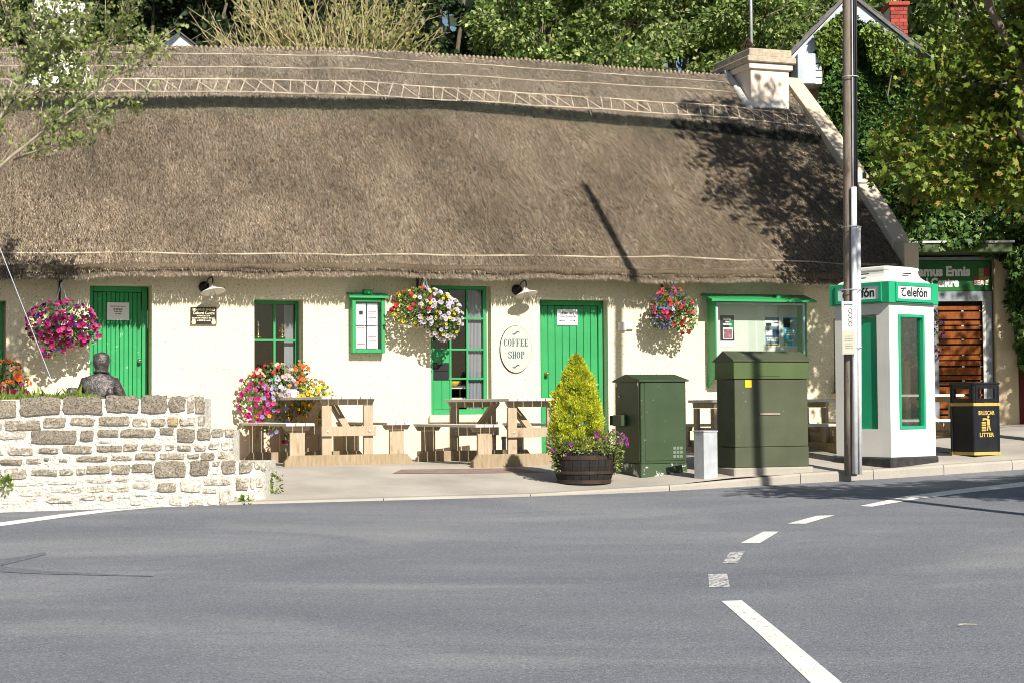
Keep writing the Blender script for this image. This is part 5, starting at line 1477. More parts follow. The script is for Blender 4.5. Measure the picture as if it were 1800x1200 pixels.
MB().box(-w * .95, w * .95, -.0055, -.0042, h * .02, h * .45).build('lower_print', M('leaflet_tan', (.50, .47, .36), (.44, .45, .38), 5, .6), t)
MB().box(-w * .95, w * .95, -.0055, -.0042, h * .9, h * .985).build('heading', 'whitewood', t)
wordbars('ink', t, -w * .6, w * .6, h * .93, h * .95, -.0057, 2)
for k in range(6): wordbars('ink', t, -w * .6, w * .6, h * (.33 - k * .045), h * (.34 - k * .045), -.0057, k)
for k in range(4): MB().tube([(w * .3 + .02 * math.cos(a), -.006, h * (.82 - k * .085) + .026 * math.sin(a)) for a in np.linspace(0, 2 * math.pi, 12)], .0025, 4).build('drawing', 'ink', t)

# ================================================================== TELEPHONE KIOSK
g = hter(1567, 822)
b = R(38)
S = .86; hs = S / 2
t = thing('telephone_kiosk', 'white and green telephone kiosk on a black base beside the pole', 'telephone box', g + Matrix.Rotation(b, 3, 'Z') @ Vector((hs + .0, hs + .0, 0)), b)
t.location.z = g.z - .03
MB().box(-hs - .03, hs + .03, -hs - .03, hs + .03, -.05, .16).build('base', 'tar', t, bevel=.02)
ZB_, ZT_ = .16, 2.03
w0, w1, wz0, wz1 = -hs + .165, hs - .195, .50, 1.90
def kiosk_side(rot, kind):
    mt_ = Matrix.Rotation(R(rot), 4, 'Z')
    y0, y1 = -hs, -hs + .06
    m_ = MB()
    e = .0 if rot in (0, 180) else .061
    m_.box(-hs + e, w0, y0, y1, ZB_, ZT_, mt_); m_.box(w1, hs - e, y0, y1, ZB_, ZT_, mt_); m_.box(w0, w1, y0, y1, ZB_, wz0, mt_); m_.box(w0, w1, y0, y1, wz1, ZT_, mt_)
    s_ = m_.build('wall_panel', 'kiosk', t)
    if kind == 'window':
        fm = MB(); fb = .035
        fm.box(w0, w0 + fb, y0 - .012, y1, wz0, wz1, mt_); fm.box(w1 - fb, w1, y0 - .012, y1, wz0, wz1, mt_); fm.box(w0 + fb, w1 - fb, y0 - .011, y1, wz0, wz0 + fb, mt_); fm.box(w0 + fb, w1 - fb, y0 - .011, y1, wz1 - fb, wz1, mt_)
        fm.build('window_frame', 'green_tel', s_)
        MB().box(w0 + fb, w1 - fb, y0 + .03, y0 + .034, wz0 + fb, wz1 - fb, mt_).build('pane', 'glass_clear', s_)
    else:
        MB().box(w0 - .06, w1 - .03, y0 + .025, y1 + .004, wz0 - .02, wz1 - .04, mt_).build('door_leaf', 'green_tel', s_)
kiosk_side(0, 'window'); kiosk_side(180, 'window'); kiosk_side(-90, 'door'); kiosk_side(90, 'window')
MB().box(-hs + .062, hs - .062, -hs + .062, hs - .062, ZT_ - .05, ZT_ - .01).build('ceiling', 'kiosk', t)
MB().box(-hs - .045, hs + .045, -hs - .045, hs + .045, ZT_ + .001, ZT_ + .262).build('fascia', 'green_tel', t, bevel=.006)
rp = [(hs + .0, ZT_ + .263), (hs - .01, ZT_ + .285), (hs - .045, ZT_ + .30), (hs - .085, ZT_ + .335), (hs - .105, ZT_ + .375), (hs - .11, ZT_ + .42), (hs - .10, ZT_ + .425), (hs - .105, ZT_ + .455), (hs - .18, ZT_ + .475)]
m_ = MB(); v = []
for r_, z_ in rp:
    c_ = r_ * .36
    v += [(-r_ + c_ * .4, -r_, z_), (r_ - c_ * .4, -r_, z_), (r_, -r_ + c_ * .4, z_), (r_, r_ - c_ * .4, z_), (r_ - c_ * .4, r_, z_), (-r_ + c_ * .4, r_, z_), (-r_, r_ - c_ * .4, z_), (-r_, -r_ + c_ * .4, z_)]
m_.add(v, [(j * 8 + i, j * 8 + (i + 1) % 8, j * 8 + 8 + (i + 1) % 8, j * 8 + 8 + i) for j in range(len(rp) - 1) for i in range(8)] + [tuple(range(len(rp) * 8 - 8, len(rp) * 8))])
rf = m_.build('roof', 'kiosk', t)
for rot in (0, -90):
    q = bpy.data.objects.new('sign_panel', None)
    mt_ = Matrix.Rotation(R(rot), 4, 'Z')
    y0 = -hs - .045
    sg = MB().box(-.32, .32, y0 - .004, y0 - .001, ZT_ + .055, ZT_ + .215, mt_).build('sign_panel', 'paper', t)
    fm = MB(); fm.box(-.36, -.32, y0 - .016, y0 - .001, ZT_ + .02, ZT_ + .25, mt_); fm.box(.32, .36, y0 - .016, y0 - .001, ZT_ + .02, ZT_ + .25, mt_); fm.box(-.32, .32, y0 - .015, y0 - .001, ZT_ + .02, ZT_ + .055, mt_); fm.box(-.32, .32, y0 - .015, y0 - .001, ZT_ + .215, ZT_ + .25, mt_)
    fm.build('sign_frame', 'green_tel', t)
    tx = text('lettering', 'elefón', 'ink', t, -.145, .25, ZT_ + .082, ZT_ + .20, y0 - .0045, .026)
    tx.rotation_euler[2] = R(rot)
    um = MB()                                  # rounded uncial T
    for a0, a1 in zip(np.linspace(95, 325, 13)[:-1], np.linspace(95, 325, 13)[1:]):
        um.prism([(-.20 + ro * .050 * math.cos(R(a)), ZT_ + .125 + ro * .046 * math.sin(R(a))) for a, ro in ((a0, .62), (a0, 1.0), (a1, 1.0), (a1, .62))], y0 - .0068, y0 - .0045)
    um.prism([(-.262, ZT_ + .168), (-.15, ZT_ + .178), (-.155, ZT_ + .194), (-.262, ZT_ + .186)], y0 - .0066, y0 - .0045)
    um.build('lettering', 'ink', t).rotation_euler[2] = R(rot)
    MB().box(-.06, .07, -hs + .052, -hs + .075, ZT_ + .372, ZT_ + .385, mt_).build('vent_slot', 'ink', rf)
bpy.data.objects.remove(q)

# ================================================================== LITTER BIN
g = hter(1713, 803)
b = R(27); s = .445
t = thing('litter_bin', 'black litter bin with gold bands and lettering beside the slatted doorway', 'litter bin', (g.x, g.y, g.z - .01), b)
H = .96; hb_ = .705
MB().box(.012, s - .012, .012, s - .012, 0, hb_).build('body', 'bin', t, bevel=.02)
MB().box(0, s, 0, s, .0005, .014).build('foot', 'bin', t)
for i, (x0, x1, y0, y1) in enumerate(((0, .045, 0, .045), (s - .045, s, 0, .045), (0, .045, s - .045, s), (s - .045, s, s - .045, s))):
    MB().box(x0, x1, y0, y1, .015, H - .03).build('corner_post', 'bin', t, bevel=.012)
def bin_side(rot):
    mt_ = Matrix.Translation((s / 2, s / 2, 0)) @ Matrix.Rotation(R(rot), 4, 'Z') @ Matrix.Translation((-s / 2, -s / 2, 0))
    a0, a1 = .0455, s - .0455
    o0, o1, z0, z1 = .085, s - .085, .755, .885
    m_ = MB(); m_.box(a0, o0, .006, .03, hb_ + .001, H - .03, mt_); m_.box(o1, a1, .006, .03, hb_ + .001, H - .03, mt_); m_.box(o0, o1, .006, .03, hb_ + .001, z0, mt_); m_.box(o0, o1, .006, .03, z1, H - .03, mt_)
    sd = m_.build('hood_panel', 'bin', t)
    MB().box(a0, a1, .003, .0115, .62 + .04, .70, mt_).build('gold_band', 'gold', t)
    MB().box(a0, a1, .003, .0115, .035, .075, mt_).build('gold_band', 'gold', t)
    return mt_
for r_ in (0, 90, 180, -90): bin_side(r_)
for i, (x0, y0) in enumerate(((0, 0), (s - .045, 0), (0, s - .045), (s - .045, s - .045))):
    for z0, z1 in ((.66, .70), (.035, .075)):
        MB().box(x0 - .002, x0 + .047, y0 - .002, y0 + .047, z0 + .001, z1 - .001).build('gold_band', 'gold', t)
MB().box(-.006, s + .006, -.006, s + .006, H - .029, H).build('lid', 'bin', t, bevel=.01)
text('lettering', 'BRUSCAR', 'gold', t, .09, s - .085, .545, .60, .0115, .03)
text('lettering', 'LITTER', 'gold', t, .105, s - .10, .265, .32, .0115, .03)
# pictogram: a figure dropping litter into a basket
em = lambda poly: MB().prism(poly, .0085, .0112).build('pictogram', 'gold', t)
cx0 = .215
for k in range(4): em([(cx0 - .075, .34 + k * .032), (cx0 - .005, .34 + k * .032), (cx0 - .002, .362 + k * .032), (cx0 - .078, .362 + k * .032)])
em([(cx0 - .062, .475), (cx0 - .03, .475), (cx0 - .035, .505), (cx0 - .055, .505)])
em([(cx0 + .015, .415), (cx0 + .058, .415), (cx0 + .06, .485), (cx0 + .035, .50), (cx0 - .045, .505), (cx0 - .045, .485), (cx0 + .012, .478)])
em([(cx0 + .02, .412), (cx0 + .038, .412), (cx0 + .028, .345), (cx0 + .008, .345)])
em([(cx0 + .040, .412), (cx0 + .058, .412), (cx0 + .078, .345), (cx0 + .058, .345)])
em([(cx0 + .035 + .018 * math.cos(a), .522 + .018 * math.sin(a)) for a in np.linspace(0, 2 * math.pi, 13)[:-1]])

# ================================================================== ENTRANCE BLOCK beyond the gable
EY = 28.6
def ept(px, py, Y=EY): return atY(px, py, Y)
e0 = ept(1560, 600).x; e1 = ept(1746, 600).x
gz_ = .1
ent = thing('entrance_block', 'flat-roofed entrance with green fascia sign and slatted timber door beside the gable', 'entrance', (0, EY, 0))
zr_ = lambda py: ept(1690, py).z
xr_ = lambda px: ept(px, 600).x
m_ = MB(); m_.box(xr_(1747), xr_(1787), -.10, 1.6, -.3, zr_(452)); m_.build('pier', 'cream', ent, bevel=.02)
MB().box(xr_(1787) + .001, xr_(1990), -.02, .25, -.3, zr_(400)).build('side_wall', 'redwall', ent)
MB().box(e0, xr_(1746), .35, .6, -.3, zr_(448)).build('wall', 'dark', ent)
MB().box(e0, xr_(1766), -.55, .9, zr_(449), zr_(433)).build('canopy', 'green_ol2', ent, bevel=.01)
MB().box(e0, xr_(1769), -.58, .92, zr_(432.8), zr_(429)).build('canopy_flashing', 'steel', ent)
MB().box(e0, xr_(1744), .02, .10, zr_(512), zr_(458)).build('sign_board', 'sign_green', ent, bevel=.006)
m_ = MB(); m_.box(e0, xr_(1746), .0, .12, zr_(457.5), zr_(452)); m_.build('sign_trim', 'grey_metal', ent)
def etext(body, px0, px1, py0, py1): return text('lettering', body, 'paper', ent, xr_(px0), xr_(px1), zr_(py1), zr_(py0), .019, .05, .004)
# the first letters stand behind the gable, as on the real board
etext('Seamus Ennis', 1598, 1708, 467.5, 486)
etext('Cultural Centre', 1578, 1688, 488, 505)
for i in range(3):
    for j in range(4):
        if (i, j) in ((0, 3), (0, 2)): continue
        MB().box(xr_(1714 + i * 9), xr_(1722.5 + i * 9), .010, .0195, zr_(501 - j * 7.4), zr_(494.2 - j * 7.4)).build('logo_tile', ('logo_red', 'logo_orange', 'logo_green')[min(2, (i + (j > 1)) % 3)], ent)
text('lettering', 'SEAC', 'paper', ent, xr_(1715), xr_(1739), zr_(502), zr_(493), .009, .03, .002)
# steel frame and slats
fz0, fz1 = zr_(794), zr_(512.5)
m_ = MB(); m_.box(xr_(1638), xr_(1650), .0, .14, fz0, fz1); m_.build('frame', 'grey_metal', ent, bevel=.004)
MB().box(xr_(1733), xr_(1745), .0, .14, fz0, fz1).build('frame', 'grey_metal', ent, bevel=.004)
MB().box(xr_(1650) + .001, xr_(1733) - .001, .0, .14, zr_(530), fz1).build('frame', 'grey_metal', ent, bevel=.004)
MB().box(xr_(1728), xr_(1733), -.01, .02, fz0, zr_(531)).build('edge_strip', 'white', ent)
rows_ = [(538, 545), (548, 561), (564, 571), (573, 579), (582, 595), (597, 604), (607, 622), (624, 632), (634, 642), (645, 658), (660, 667), (670, 676), (679, 692), (695, 701), (704, 717), (720, 727), (730, 742), (745, 752), (755, 768), (771, 777), (780, 790)]
for a, b_ in rows_:
    MB().box(xr_(1650) + .004, xr_(1728) - .004, .055 + rnd.uniform(0, .008), .085, zr_(b_), zr_(a)).build('slat', 'slat', ent, bevel=.004)
for px in (1692, 1724):
    for a, b_ in rows_[:-1:2]:
        MB().box(xr_(px), xr_(px + 4), .050, .075, zr_(b_ + 3.0), zr_(b_ + .4)).build('spacer', 'whitewood', ent)
MB().box(xr_(1650), xr_(1733), .1, .13, fz0, zr_(530)).build('back_sheet', 'dark', ent)

# ================================================================== HOUSE BEHIND, IVY
HY = 32.5
hp = lambda px, py, Y=HY: atY(px, py, Y)
house = thing('ivy_house', 'cream house with white bargeboards and slate roof behind the cottage gable', 'house', (0, HY, 0))
hx = lambda px: hp(px, 300).x
hz = lambda py: hp(1487, py).z
ap = (hx(1489), hz(6)); lf = (hx(1398), hz(98)); rt = (hx(1588), hz(86))
MB().prism([(lf[0] + .06, -.2), (rt[0] + .0, -.2), (rt[0], rt[1] - .05), (ap[0], ap[1] - .05), (lf[0] + .06, lf[1] - .05)], .0, 6.0).build('wall', 'cream', house)
def slope(name, a, b, y0, y1, th, mat, lift=0.0, parent=house, ext=.0):
    a = Vector((a[0], 0, a[1])); b = Vector((b[0], 0, b[1])); d = (b - a).normalized(); n_ = Vector((-d.z, 0, d.x))
    if n_.z < 0: n_ = -n_
    a, b = a - d * 0 + n_ * lift, b + d * ext + n_ * lift
    poly = [(a.x, a.z), (b.x, b.z), (b.x + n_.x * th, b.z + n_.z * th), (a.x + n_.x * th, a.z + n_.z * th)]
    return MB().prism(poly, y0, y1).build(name, mat, parent)
slope('bargeboard', ap, lf, -.45, -.40, .26, 'whitewood', -.24, ext=.25)
slope('bargeboard', ap, rt, -.45, -.40, .26, 'whitewood', -.24, ext=.25)
slope('soffit', ap, lf, -.399, .0, .03, 'whitewood', -.10, ext=.25)
slope('soffit', ap, rt, -.399, .0, .03, 'whitewood', -.10, ext=.25)
rl = slope('roof', ap, lf, -.52, 6.2, .07, 'slate', .03, ext=.35)
rr_ = slope('roof', ap, rt, -.52, 6.2, .07, 'slate', .031, ext=.35)
for side, b_ in ((rl, lf), (rr_, rt)):
    a = Vector((ap[0], 0, ap[1])); bb = Vector((b_[0], 0, b_[1])); d = (bb - a); L_ = d.length; d.normalize()
    n_ = Vector((-d.z, 0, d.x)); n_ = n_ if n_.z > 0 else -n_
    k = 0
    while k * .24 < L_ + .3:
        p0 = a + d * (k * .24) + n_ * .105; p1 = a + d * (k * .24 + .27) + n_ * .125
        for yy in np.arange(-.53, .5, .28):
            off = .14 * (k % 2)
            MB().add([(p0.x, yy + off, p0.z), (p1.x, yy + off, p1.z), (p1.x, yy + off + .272, p1.z), (p0.x, yy + off + .272, p0.z),
                      (p0.x - n_.x * .015, yy + off, p0.z - n_.z * .015), (p1.x - n_.x * .015, yy + off, p1.z - n_.z * .015), (p1.x - n_.x * .015, yy + off + .272, p1.z - n_.z * .015), (p0.x - n_.x * .015, yy + off + .272, p0.z - n_.z * .015)],
                     [(0, 1, 2, 3), (7, 6, 5, 4), (0, 4, 5, 1), (1, 5, 6, 2), (2, 6, 7, 3), (3, 7, 4, 0)]).build('slate', 'slate', side)
        k += 1
MB().box(hx(1393), hx(1424), -.75, -.02, hz(160), hz(108)).build('eaves_box', 'whitewood', house, bevel=.01)
for k in range(4): MB().box(hx(1424) + .001, hx(1437), -.60, -.05, hz(158 - k * 12), hz(147.5 - k * 12)).build('eaves_board', 'whitewood', house)
# brick stack
cx0_, cx1_ = hx(1572), hx(1602)
bs = MB().box(cx0_ + .01, cx1_ - .01, .12, .68, hz(90), hz(9)).build('brick_chimney', 'mortar', house)
zz = hz(78); k = 0
while zz < hz(8):
    xw = (cx1_ - cx0_) / 2
    for j in range(-1, 3):
        x0 = cx0_ + j * xw + (.5 * xw if k % 2 else 0)
        xa, xb = max(x0 + .006, cx0_), min(x0 + xw - .006, cx1_)
        if xb - xa > .03: MB().box(xa, xb, .10, .18, zz + .005, zz + .070).build('brick', 'brick', bs)
    zz += .076; k += 1
MB().box(cx0_ - .04, cx1_ + .04, .06, .74, hz(8), hz(2)).build('stack_cap', 'brick', bs)
# lower wing to the right, mostly under creeper
wing = thing('house_wing', 'pale low house wing showing between creeper and maple leaves', 'house', (0, HY + .6, 0))
MB().box(hx(1590), hx(2050), 0, 5, -.2, hz(190)).build('wall', 'cream', wing)
MB().prism_x([(-.3, hz(192)), (3.0, hz(70)), (3.0, hz(64)), (-.3, hz(186))], hx(1588), hx(2060)).build('roof', 'slate', wing)
MB().box(hx(1588), hx(2060), -.36, -.30, hz(196), hz(183)).build('gutter', 'whitewood', wing)
# creeper
def creeper(label, polys, Y, n, size=(.09, .15), pal=None, depth=.45):
    P = []
    for poly, wgt in polys:
        poly = np.array(poly, float)
        lo, hi = poly.min(0), poly.max(0)
        k = int(n * wgt); got = []
        while sum(map(len, got)) < k:
            q = rng.uniform(lo, hi, (k, 2))
            ins = np.zeros(k, bool); j = len(poly) - 1
            for i in range(len(poly)):
                c_ = ((poly[i, 1] > q[:, 1]) != (poly[j, 1] > q[:, 1])) & (q[:, 0] < (poly[j, 0] - poly[i, 0]) * (q[:, 1] - poly[i, 1]) / (poly[j, 1] - poly[i, 1] + 1e-9) + poly[i, 0])
                ins ^= c_; j = i
            got.append(q[ins])
        P.append(np.concatenate(got)[:k])
    q = np.concatenate(P)
    bulge = .5 + .25 * np.sin(q[:, 0] * .045 + 2 * np.sin(q[:, 1] * .03)) + .25 * np.sin(q[:, 1] * .06 + q[:, 0] * .02)
    W3 = np.array([tuple(atY(x, y, Y)) for x, y in q])
    W3[:, 1] -= depth * bulge * rng.uniform(.15, 1.0, len(q))
    D = np.c_[rng.normal(0, .5, len(q)), rng.normal(-.5, .4, len(q)), rng.normal(-.7, .4, len(q))]
    t = thing('creeper', label, 'creeper')
    sub(scatter('leaves', T_STAR if size[0] > .085 else T_LEAF, W3, D, rng.uniform(*size, len(q)), tints(len(q), pal or [(.06, .13, .03), (.09, .175, .04), (.04, .09, .022), (.16, .25, .065)], .2), 'ivy', t))
    m_ = MB()
    c = W3[rng.choice(len(W3), 3)]
    for p in c: m_.tube([(p[0], Y - .04, p[2] - .7), (p[0] + rnd.uniform(-.1, .1), Y - .06, p[2] - .3), (p[0], Y - .05, p[2])], [.02, .014, .006], 5)
    sub(m_.build('stems', 'bark', t))
    return t
creeper('dark green creeper covering the wall of the cream house', [([(1432, 205), (1440, 150), (1432, 100), (1480, 30), (1520, 40), (1570, 80), (1640, 140), (1680, 300), (1640, 440), (1600, 440), (1560, 360), (1500, 300), (1440, 232)], 1.0)], HY - .12, 13000)
creeper('creeper spilling over the flat entrance roof and dark red wall', [([(1590, 440), (1570, 380), (1600, 260), (1830, 230), (1960, 400), (1960, 700), (1800, 660), (1780, 600), (1768, 520), (1762, 455), (1700, 436)], 1.0)], EY - .15, 17000, depth=.75)
creeper('bright green leaf sprays along the bargeboards of the cream house', [([(1430, 60), (1478, 20), (1500, 30), (1470, 100), (1440, 120)], .5), ([(1510, 60), (1530, 40), (1590, 75), (1600, 110), (1540, 130)], .5)], HY - .5, 2300, (.08, .13), [(.20, .28, .06), (.14, .22, .045)], .3)

# ================================================================== TREES
def grow(mb, a, b, r0, r1, wob=.08, n=5):
    a, b = Vector(a), Vector(b); L_ = (b - a).length
    pts = []
    for i in range(n + 1):
        t_ = i / n
        p = a.lerp(b, t_)
        if 0 < i < n: p += Vector((rnd.uniform(-1, 1), rnd.uniform(-1, 1), rnd.uniform(-.5, .5))) * wob * L_ * .5
        pts.append(p)
    mb.tube(pts, [r0 + (r1 - r0) * i / n for i in range(n + 1)], 7)
    return pts
def tree(name, label, base, H, blobs, nleaf, lsize, pal, r0=.14, tmpl=None, clump=.35, group=None, bark='bark', fork=.4, mat='leaf', cat='tree', ndrop=.25, jit=.22, perclump=46):
    t = thing(name, label, cat, base, 0, group)
    tr = MB(); bz = Vector((0, 0, 0))
    top = Vector((0, 0, H * fork))
    grow(tr, (0, 0, -.1), top, r0, r0 * .75, .012 if H > 9.3 and r0 < .12 else .03)
    tr.build('trunk', bark, t, smooth=True)
    br = MB()
    P, D, C = [], [], []
    wt = np.array([b_[1][0] * b_[1][1] * b_[1][2] for b_ in blobs]) ** .7 * np.array([b_[2] if len(b_) > 2 else 1.0 for b_ in blobs])
    wt /= wt.sum()
    nc = max(8, nleaf // perclump)
    for (c, r, *_), k in zip(blobs, rng.multinomial(nc, wt)):
        pts = grow(br, top - Vector((0, 0, H * fork * rnd.uniform(0, .3))), Vector(c), r0 * .55, r0 * .18, .12)
        cc, dd = ball(k, c, r, .45)
        for q, d in zip(cc, dd):
            if rnd.random() < .30: grow(br, pts[rnd.randint(3, 5)], q, r0 * .14, r0 * .03, .15, 3)
            s_ = clump * rnd.uniform(.55, 1.25)
            p, dl = ball(perclump, q, (s_, s_, s_ * .62))
            P.append(p); D.append(dl * .6 + d * .5 + rng.normal(0, .35, (perclump, 3)) - (0, 0, ndrop))
            C.append(np.tile(1 + rng.normal(0, .13), (perclump, 1)))
    sub(br.build('branches', bark, t, smooth=True))
    P = np.concatenate(P); D = np.concatenate(D); C = np.concatenate(C)
    col = np.clip(tints(len(P), pal, jit) * C, .003, .9)
    sub(scatter('crown', tmpl or T_LEAF, P, D, rng.uniform(*lsize, len(P)), col, mat, t))
    return t
MAPLE = [(.145, .22, .028), (.19, .26, .035), (.10, .17, .024), (.23, .30, .04), (.16, .23, .03), (.29, .35, .06), (.15, .22, .028), (.20, .27, .035), (.27, .20, .045)]
mx, my = 7.5, 22.2
tree('maple_tree', 'maple with green and russet leaves overhanging the gable end of the thatch', (mx, my, zter(mx, my)), 11,
     [((-1.0, 1.0, 4.1), (1.4, 1.1, .8), 1.7), ((.6, .5, 4.2), (1.7, 1.6, 1.1), 1.5), ((-.5, .9, 5.2), (1.35, 1.2, .75), 1.6), ((.5, .3, 5.4), (1.6, 1.5, 1.0), 1.5),
      ((.6, -.2, 6.6), (1.8, 1.7, .9), .75), ((-.4, -.2, 7.5), (1.6, 1.6, .8), .5), ((.7, 0, 8.3), (1.8, 1.7, .9), .5), ((-.4, .1, 9.4), (1.5, 1.4, .8), .5), ((0, 0, 10.4), (1.0, 1.0, .7), .6), ((-1.0, 0, 10.0), (1.2, 1.2, .8), .6), ((-1.7, -.2, 7.7), (1.0, 1.2, .7), .7)],
     32000, (.07, .125), MAPLE, .17, T_STAR, .40, 'maples beside the entrance', fork=.32, ndrop=.35, perclump=60)
tree('maple_tree', 'second maple rooted past the litter bin along the kerb', (12.0, 23.2, .5), 10,
     [((-.9, 0, 4.2), (1.6, 1.6, .9)), ((.8, 0, 5.2), (1.8, 1.8, 1.1)), ((-1.0, 0, 6.2), (1.8, 1.7, 1.0)), ((.3, 0, 7.6), (2, 1.9, 1.2)), ((0, 0, 9), (1.5, 1.4, 1))],
     5000, (.10, .17), MAPLE, .17, T_STAR, .45, 'maples beside the entrance', fork=.32, ndrop=.35, perclump=40)
# two street trees on the near footpath, right of the view; their shade lies on the road and on the olive cabinet
sb = Vector((2.98, 19.3, 0)) + Vector((.48, -1, 0)) * 6.6
tree('street_tree', 'slim street tree with a forked stem on the near side of the road', (sb.x, sb.y, zroad(sb.x, sb.y)), 9.4,
     [((.35, .1, 8.3), (.75, .75, .6)), ((-.45, 0, 8.7), (.7, .7, .55))], 2600, (.09, .14), [(.07, .13, .03), (.10, .17, .04)], .085, None, .3, 'street trees across the road', fork=.76)
tree('street_tree', 'broad street tree shading the far lane of the road', (9.6, 12.6, zroad(9.6, 12.6)), 6.4,
     [((-3.2, .4, 4.4), (1.2, .5, .4)), ((-1.2, -.2, 4.6), (1.6, 1.1, .55)), ((.5, -.3, 4.9), (1.6, 1.4, .7)), ((1.9, -.3, 4.7), (1.4, 1.5, .6))], 22000, (.10, .15), [(.07, .13, .03), (.10, .17, .04)], .13, None, .38, 'street trees across the road', fork=.55)

# young tree by the left end of the wall: limbs reach in over the thatch
LY = 18.4
lp = lambda px, py, dy=0: atY(px, py, LY + dy)
tb = lp(-150, 700); tb.z = zter(tb.x, LY)
t = thing('young_oak', 'sparse young oak with pale branches reaching over the left end of the thatch', 'tree', tb)
loc = lambda v_: v_ - tb
tk = MB(); crotch = lp(-120, 430)
grow(tk, (0, 0, -.1), loc(crotch), .10, .08, .04); tk.build('trunk', 'bark_pale', t, smooth=True)
br = MB(); P, D = [], []
limbs = [[(-120, 430), (-40, 325), (20, 280), (75, 235), (135, 195), (185, 150), (235, 118), (262, 88)], [(-120, 430), (-60, 300), (0, 205), (45, 135), (75, 80), (95, 20), (110, -50)],
         [(-110, 400), (-70, 250), (-30, 130), (10, 40), (30, -60)], [(0, 205), (70, 150), (130, 90), (165, 30), (190, -40)], [(75, 235), (130, 215), (190, 205), (235, 190)], [(45, 135), (20, 60), (0, -20), (-20, -60)], [(20, 280), (60, 265), (110, 250), (160, 240), (190, 215)],
         [(135, 195), (165, 120), (200, 60), (225, 10), (235, -40)], [(70, 150), (75, 100), (60, 50), (55, -20)], [(130, 90), (190, 70), (225, 60)], [(45, 135), (85, 120), (115, 75), (125, 20)], [(0, 205), (50, 175), (95, 150), (130, 140)], [(75, 80), (100, 60), (120, 100)]]
for li, lm in enumerate(limbs):
    pts = []
    dy = rnd.uniform(-.5, .7)
    for i, (x_, y_) in enumerate(lm):
        q = loc(lp(x_, y_, dy * i / len(lm))); pts.append(q + Vector((rnd.uniform(-.03, .03), 0, rnd.uniform(-.03, .03))))
    r_a = .024 if li < 3 else .014
    br.tube(pts, [r_a * (1 - .8 * i / (len(pts) - 1)) for i in range(len(pts))], 6)
    for i in range(1, len(pts)):
        for _ in range(7 if lm[i][1] < 150 else 4):
            a = pts[i - 1].lerp(pts[i], rnd.random())
            dv = (pts[i] - pts[i - 1]).normalized() + Vector((rnd.uniform(-1, 1), rnd.uniform(-1.2, 1.2), rnd.uniform(-.3, 1.0)))
            b_ = a + dv.normalized() * rnd.uniform(.12, .55)
            br.tube([a, a.lerp(b_, .5) + Vector((0, 0, rnd.uniform(-.03, .05))), b_], [.006, .0045, .0025], 4)
            k = rnd.randint(16, 32)
            for _ in range(k):
                s_ = rnd.uniform(.25, 1.05)
                P.append(tuple(a.lerp(b_, s_) + Vector((rnd.gauss(0, .045), rnd.gauss(0, .045), rnd.gauss(0, .04))))); D.append(tuple(dv + Vector((rnd.gauss(0, .8), rnd.gauss(0, .8), rnd.gauss(-.1, .6)))))
sub(br.build('branches', 'bark_pale', t, smooth=True))
sub(scatter('crown', T_STAR, np.array(P), np.array(D), rng.uniform(.034, .066, len(P)), tints(len(P), [(.25, .31, .09), (.32, .38, .13), (.16, .22, .06), (.40, .44, .19)], .2), 'leaf', t))

# guy wire with white sleeve
t = thing('guy_wire', 'white-sleeved guy wire slanting down behind the stone wall', 'wire', lp(100, 692, .2))
q0 = lp(100, 692, .2); zg = SWY
q1 = lp(-40, 335, 0)
dn = q0 + (q0 - q1) * .12
MB().tube([dn - q0, Vector((0, 0, 0)), q1 - q0], .0048, 6).build('sleeve', 'whitewood', t)
MB().tube([q1 - q0, q1 - q0 + (q1 - q0) * 1.4], .005, 5).build('strand', 'steel', t)

# trees and buildings beyond the roof
def bg_tree(name, label, px, py_top, Y, wpx, pal, n, lsize, group=None, low=250, layers=4, mat='leaf', clump=None, tmpl=None, bark='bark', seed=0, shape='round'):
    a = atY(px, py_top, Y); b_ = atY(px, low, Y)
    sc = Y / FP
    H = a.z + .2
    rx = wpx * sc / 2
    h0 = b_.z
    blobs = []
    for i in range(layers):
        f_ = (i + .5) / layers
        zc_ = h0 + (H - h0) * f_
        k = 1.0 if shape == 'round' else (1.15 - f_)
        for s in (-1, 1):
            blobs.append(((s * rx * .45 * k + rnd.uniform(-.15, .15) * rx, rnd.uniform(-.3, .3) * rx, zc_ + rnd.uniform(-.1, .1) * (H - h0) / layers), (rx * .62 * k, rx * .6, (H - h0) / layers * .75)))
    return tree(name, label, (a.x, Y, -.2), H, blobs, n, lsize, pal, .2, tmpl, clump or rx * .20, group, bark, fork=.45, mat=mat, perclump=110)
POP = [(.24, .33, .09), (.33, .41, .13), (.14, .22, .05), (.42, .48, .20), (.09, .15, .035)]
DRK = [(.025, .045, .018), (.035, .06, .022), (.018, .03, .012), (.05, .075, .03)]
GB = 'trees behind the cottage'
bg_tree('poplar_tree', 'broad pale green poplar rising behind the middle of the thatch ridge', 1010, -90, 40, 330, POP, 26000, (.10, .17), GB)
bg_tree('poplar_tree', 'pale green poplar rising behind the chimney with the mast', 1260, -100, 42, 330, POP, 26000, (.10, .17), GB)
bg_tree('poplar_tree', 'pale green poplar rising behind the slate roofed house', 1500, -110, 46, 330, POP, 11000, (.15, .25), GB)
bg_tree('poplar_tree', 'leafy green tree showing behind the slate roof and maple', 1740, -110, 46, 330, POP, 9000, (.15, .25), GB)
bg_tree('pine_tree', 'dark pine standing behind the blue slate roof', 330, -130, 52, 240, DRK, 12000, (.16, .28), GB, mat='needle')
bg_tree('pine_tree', 'dark pine standing between the oak and the pale bare shrub', 215, -120, 56, 170, [(.05, .10, .02), (.07, .13, .025), (.03, .06, .015)], 8000, (.16, .28), GB, mat='needle')
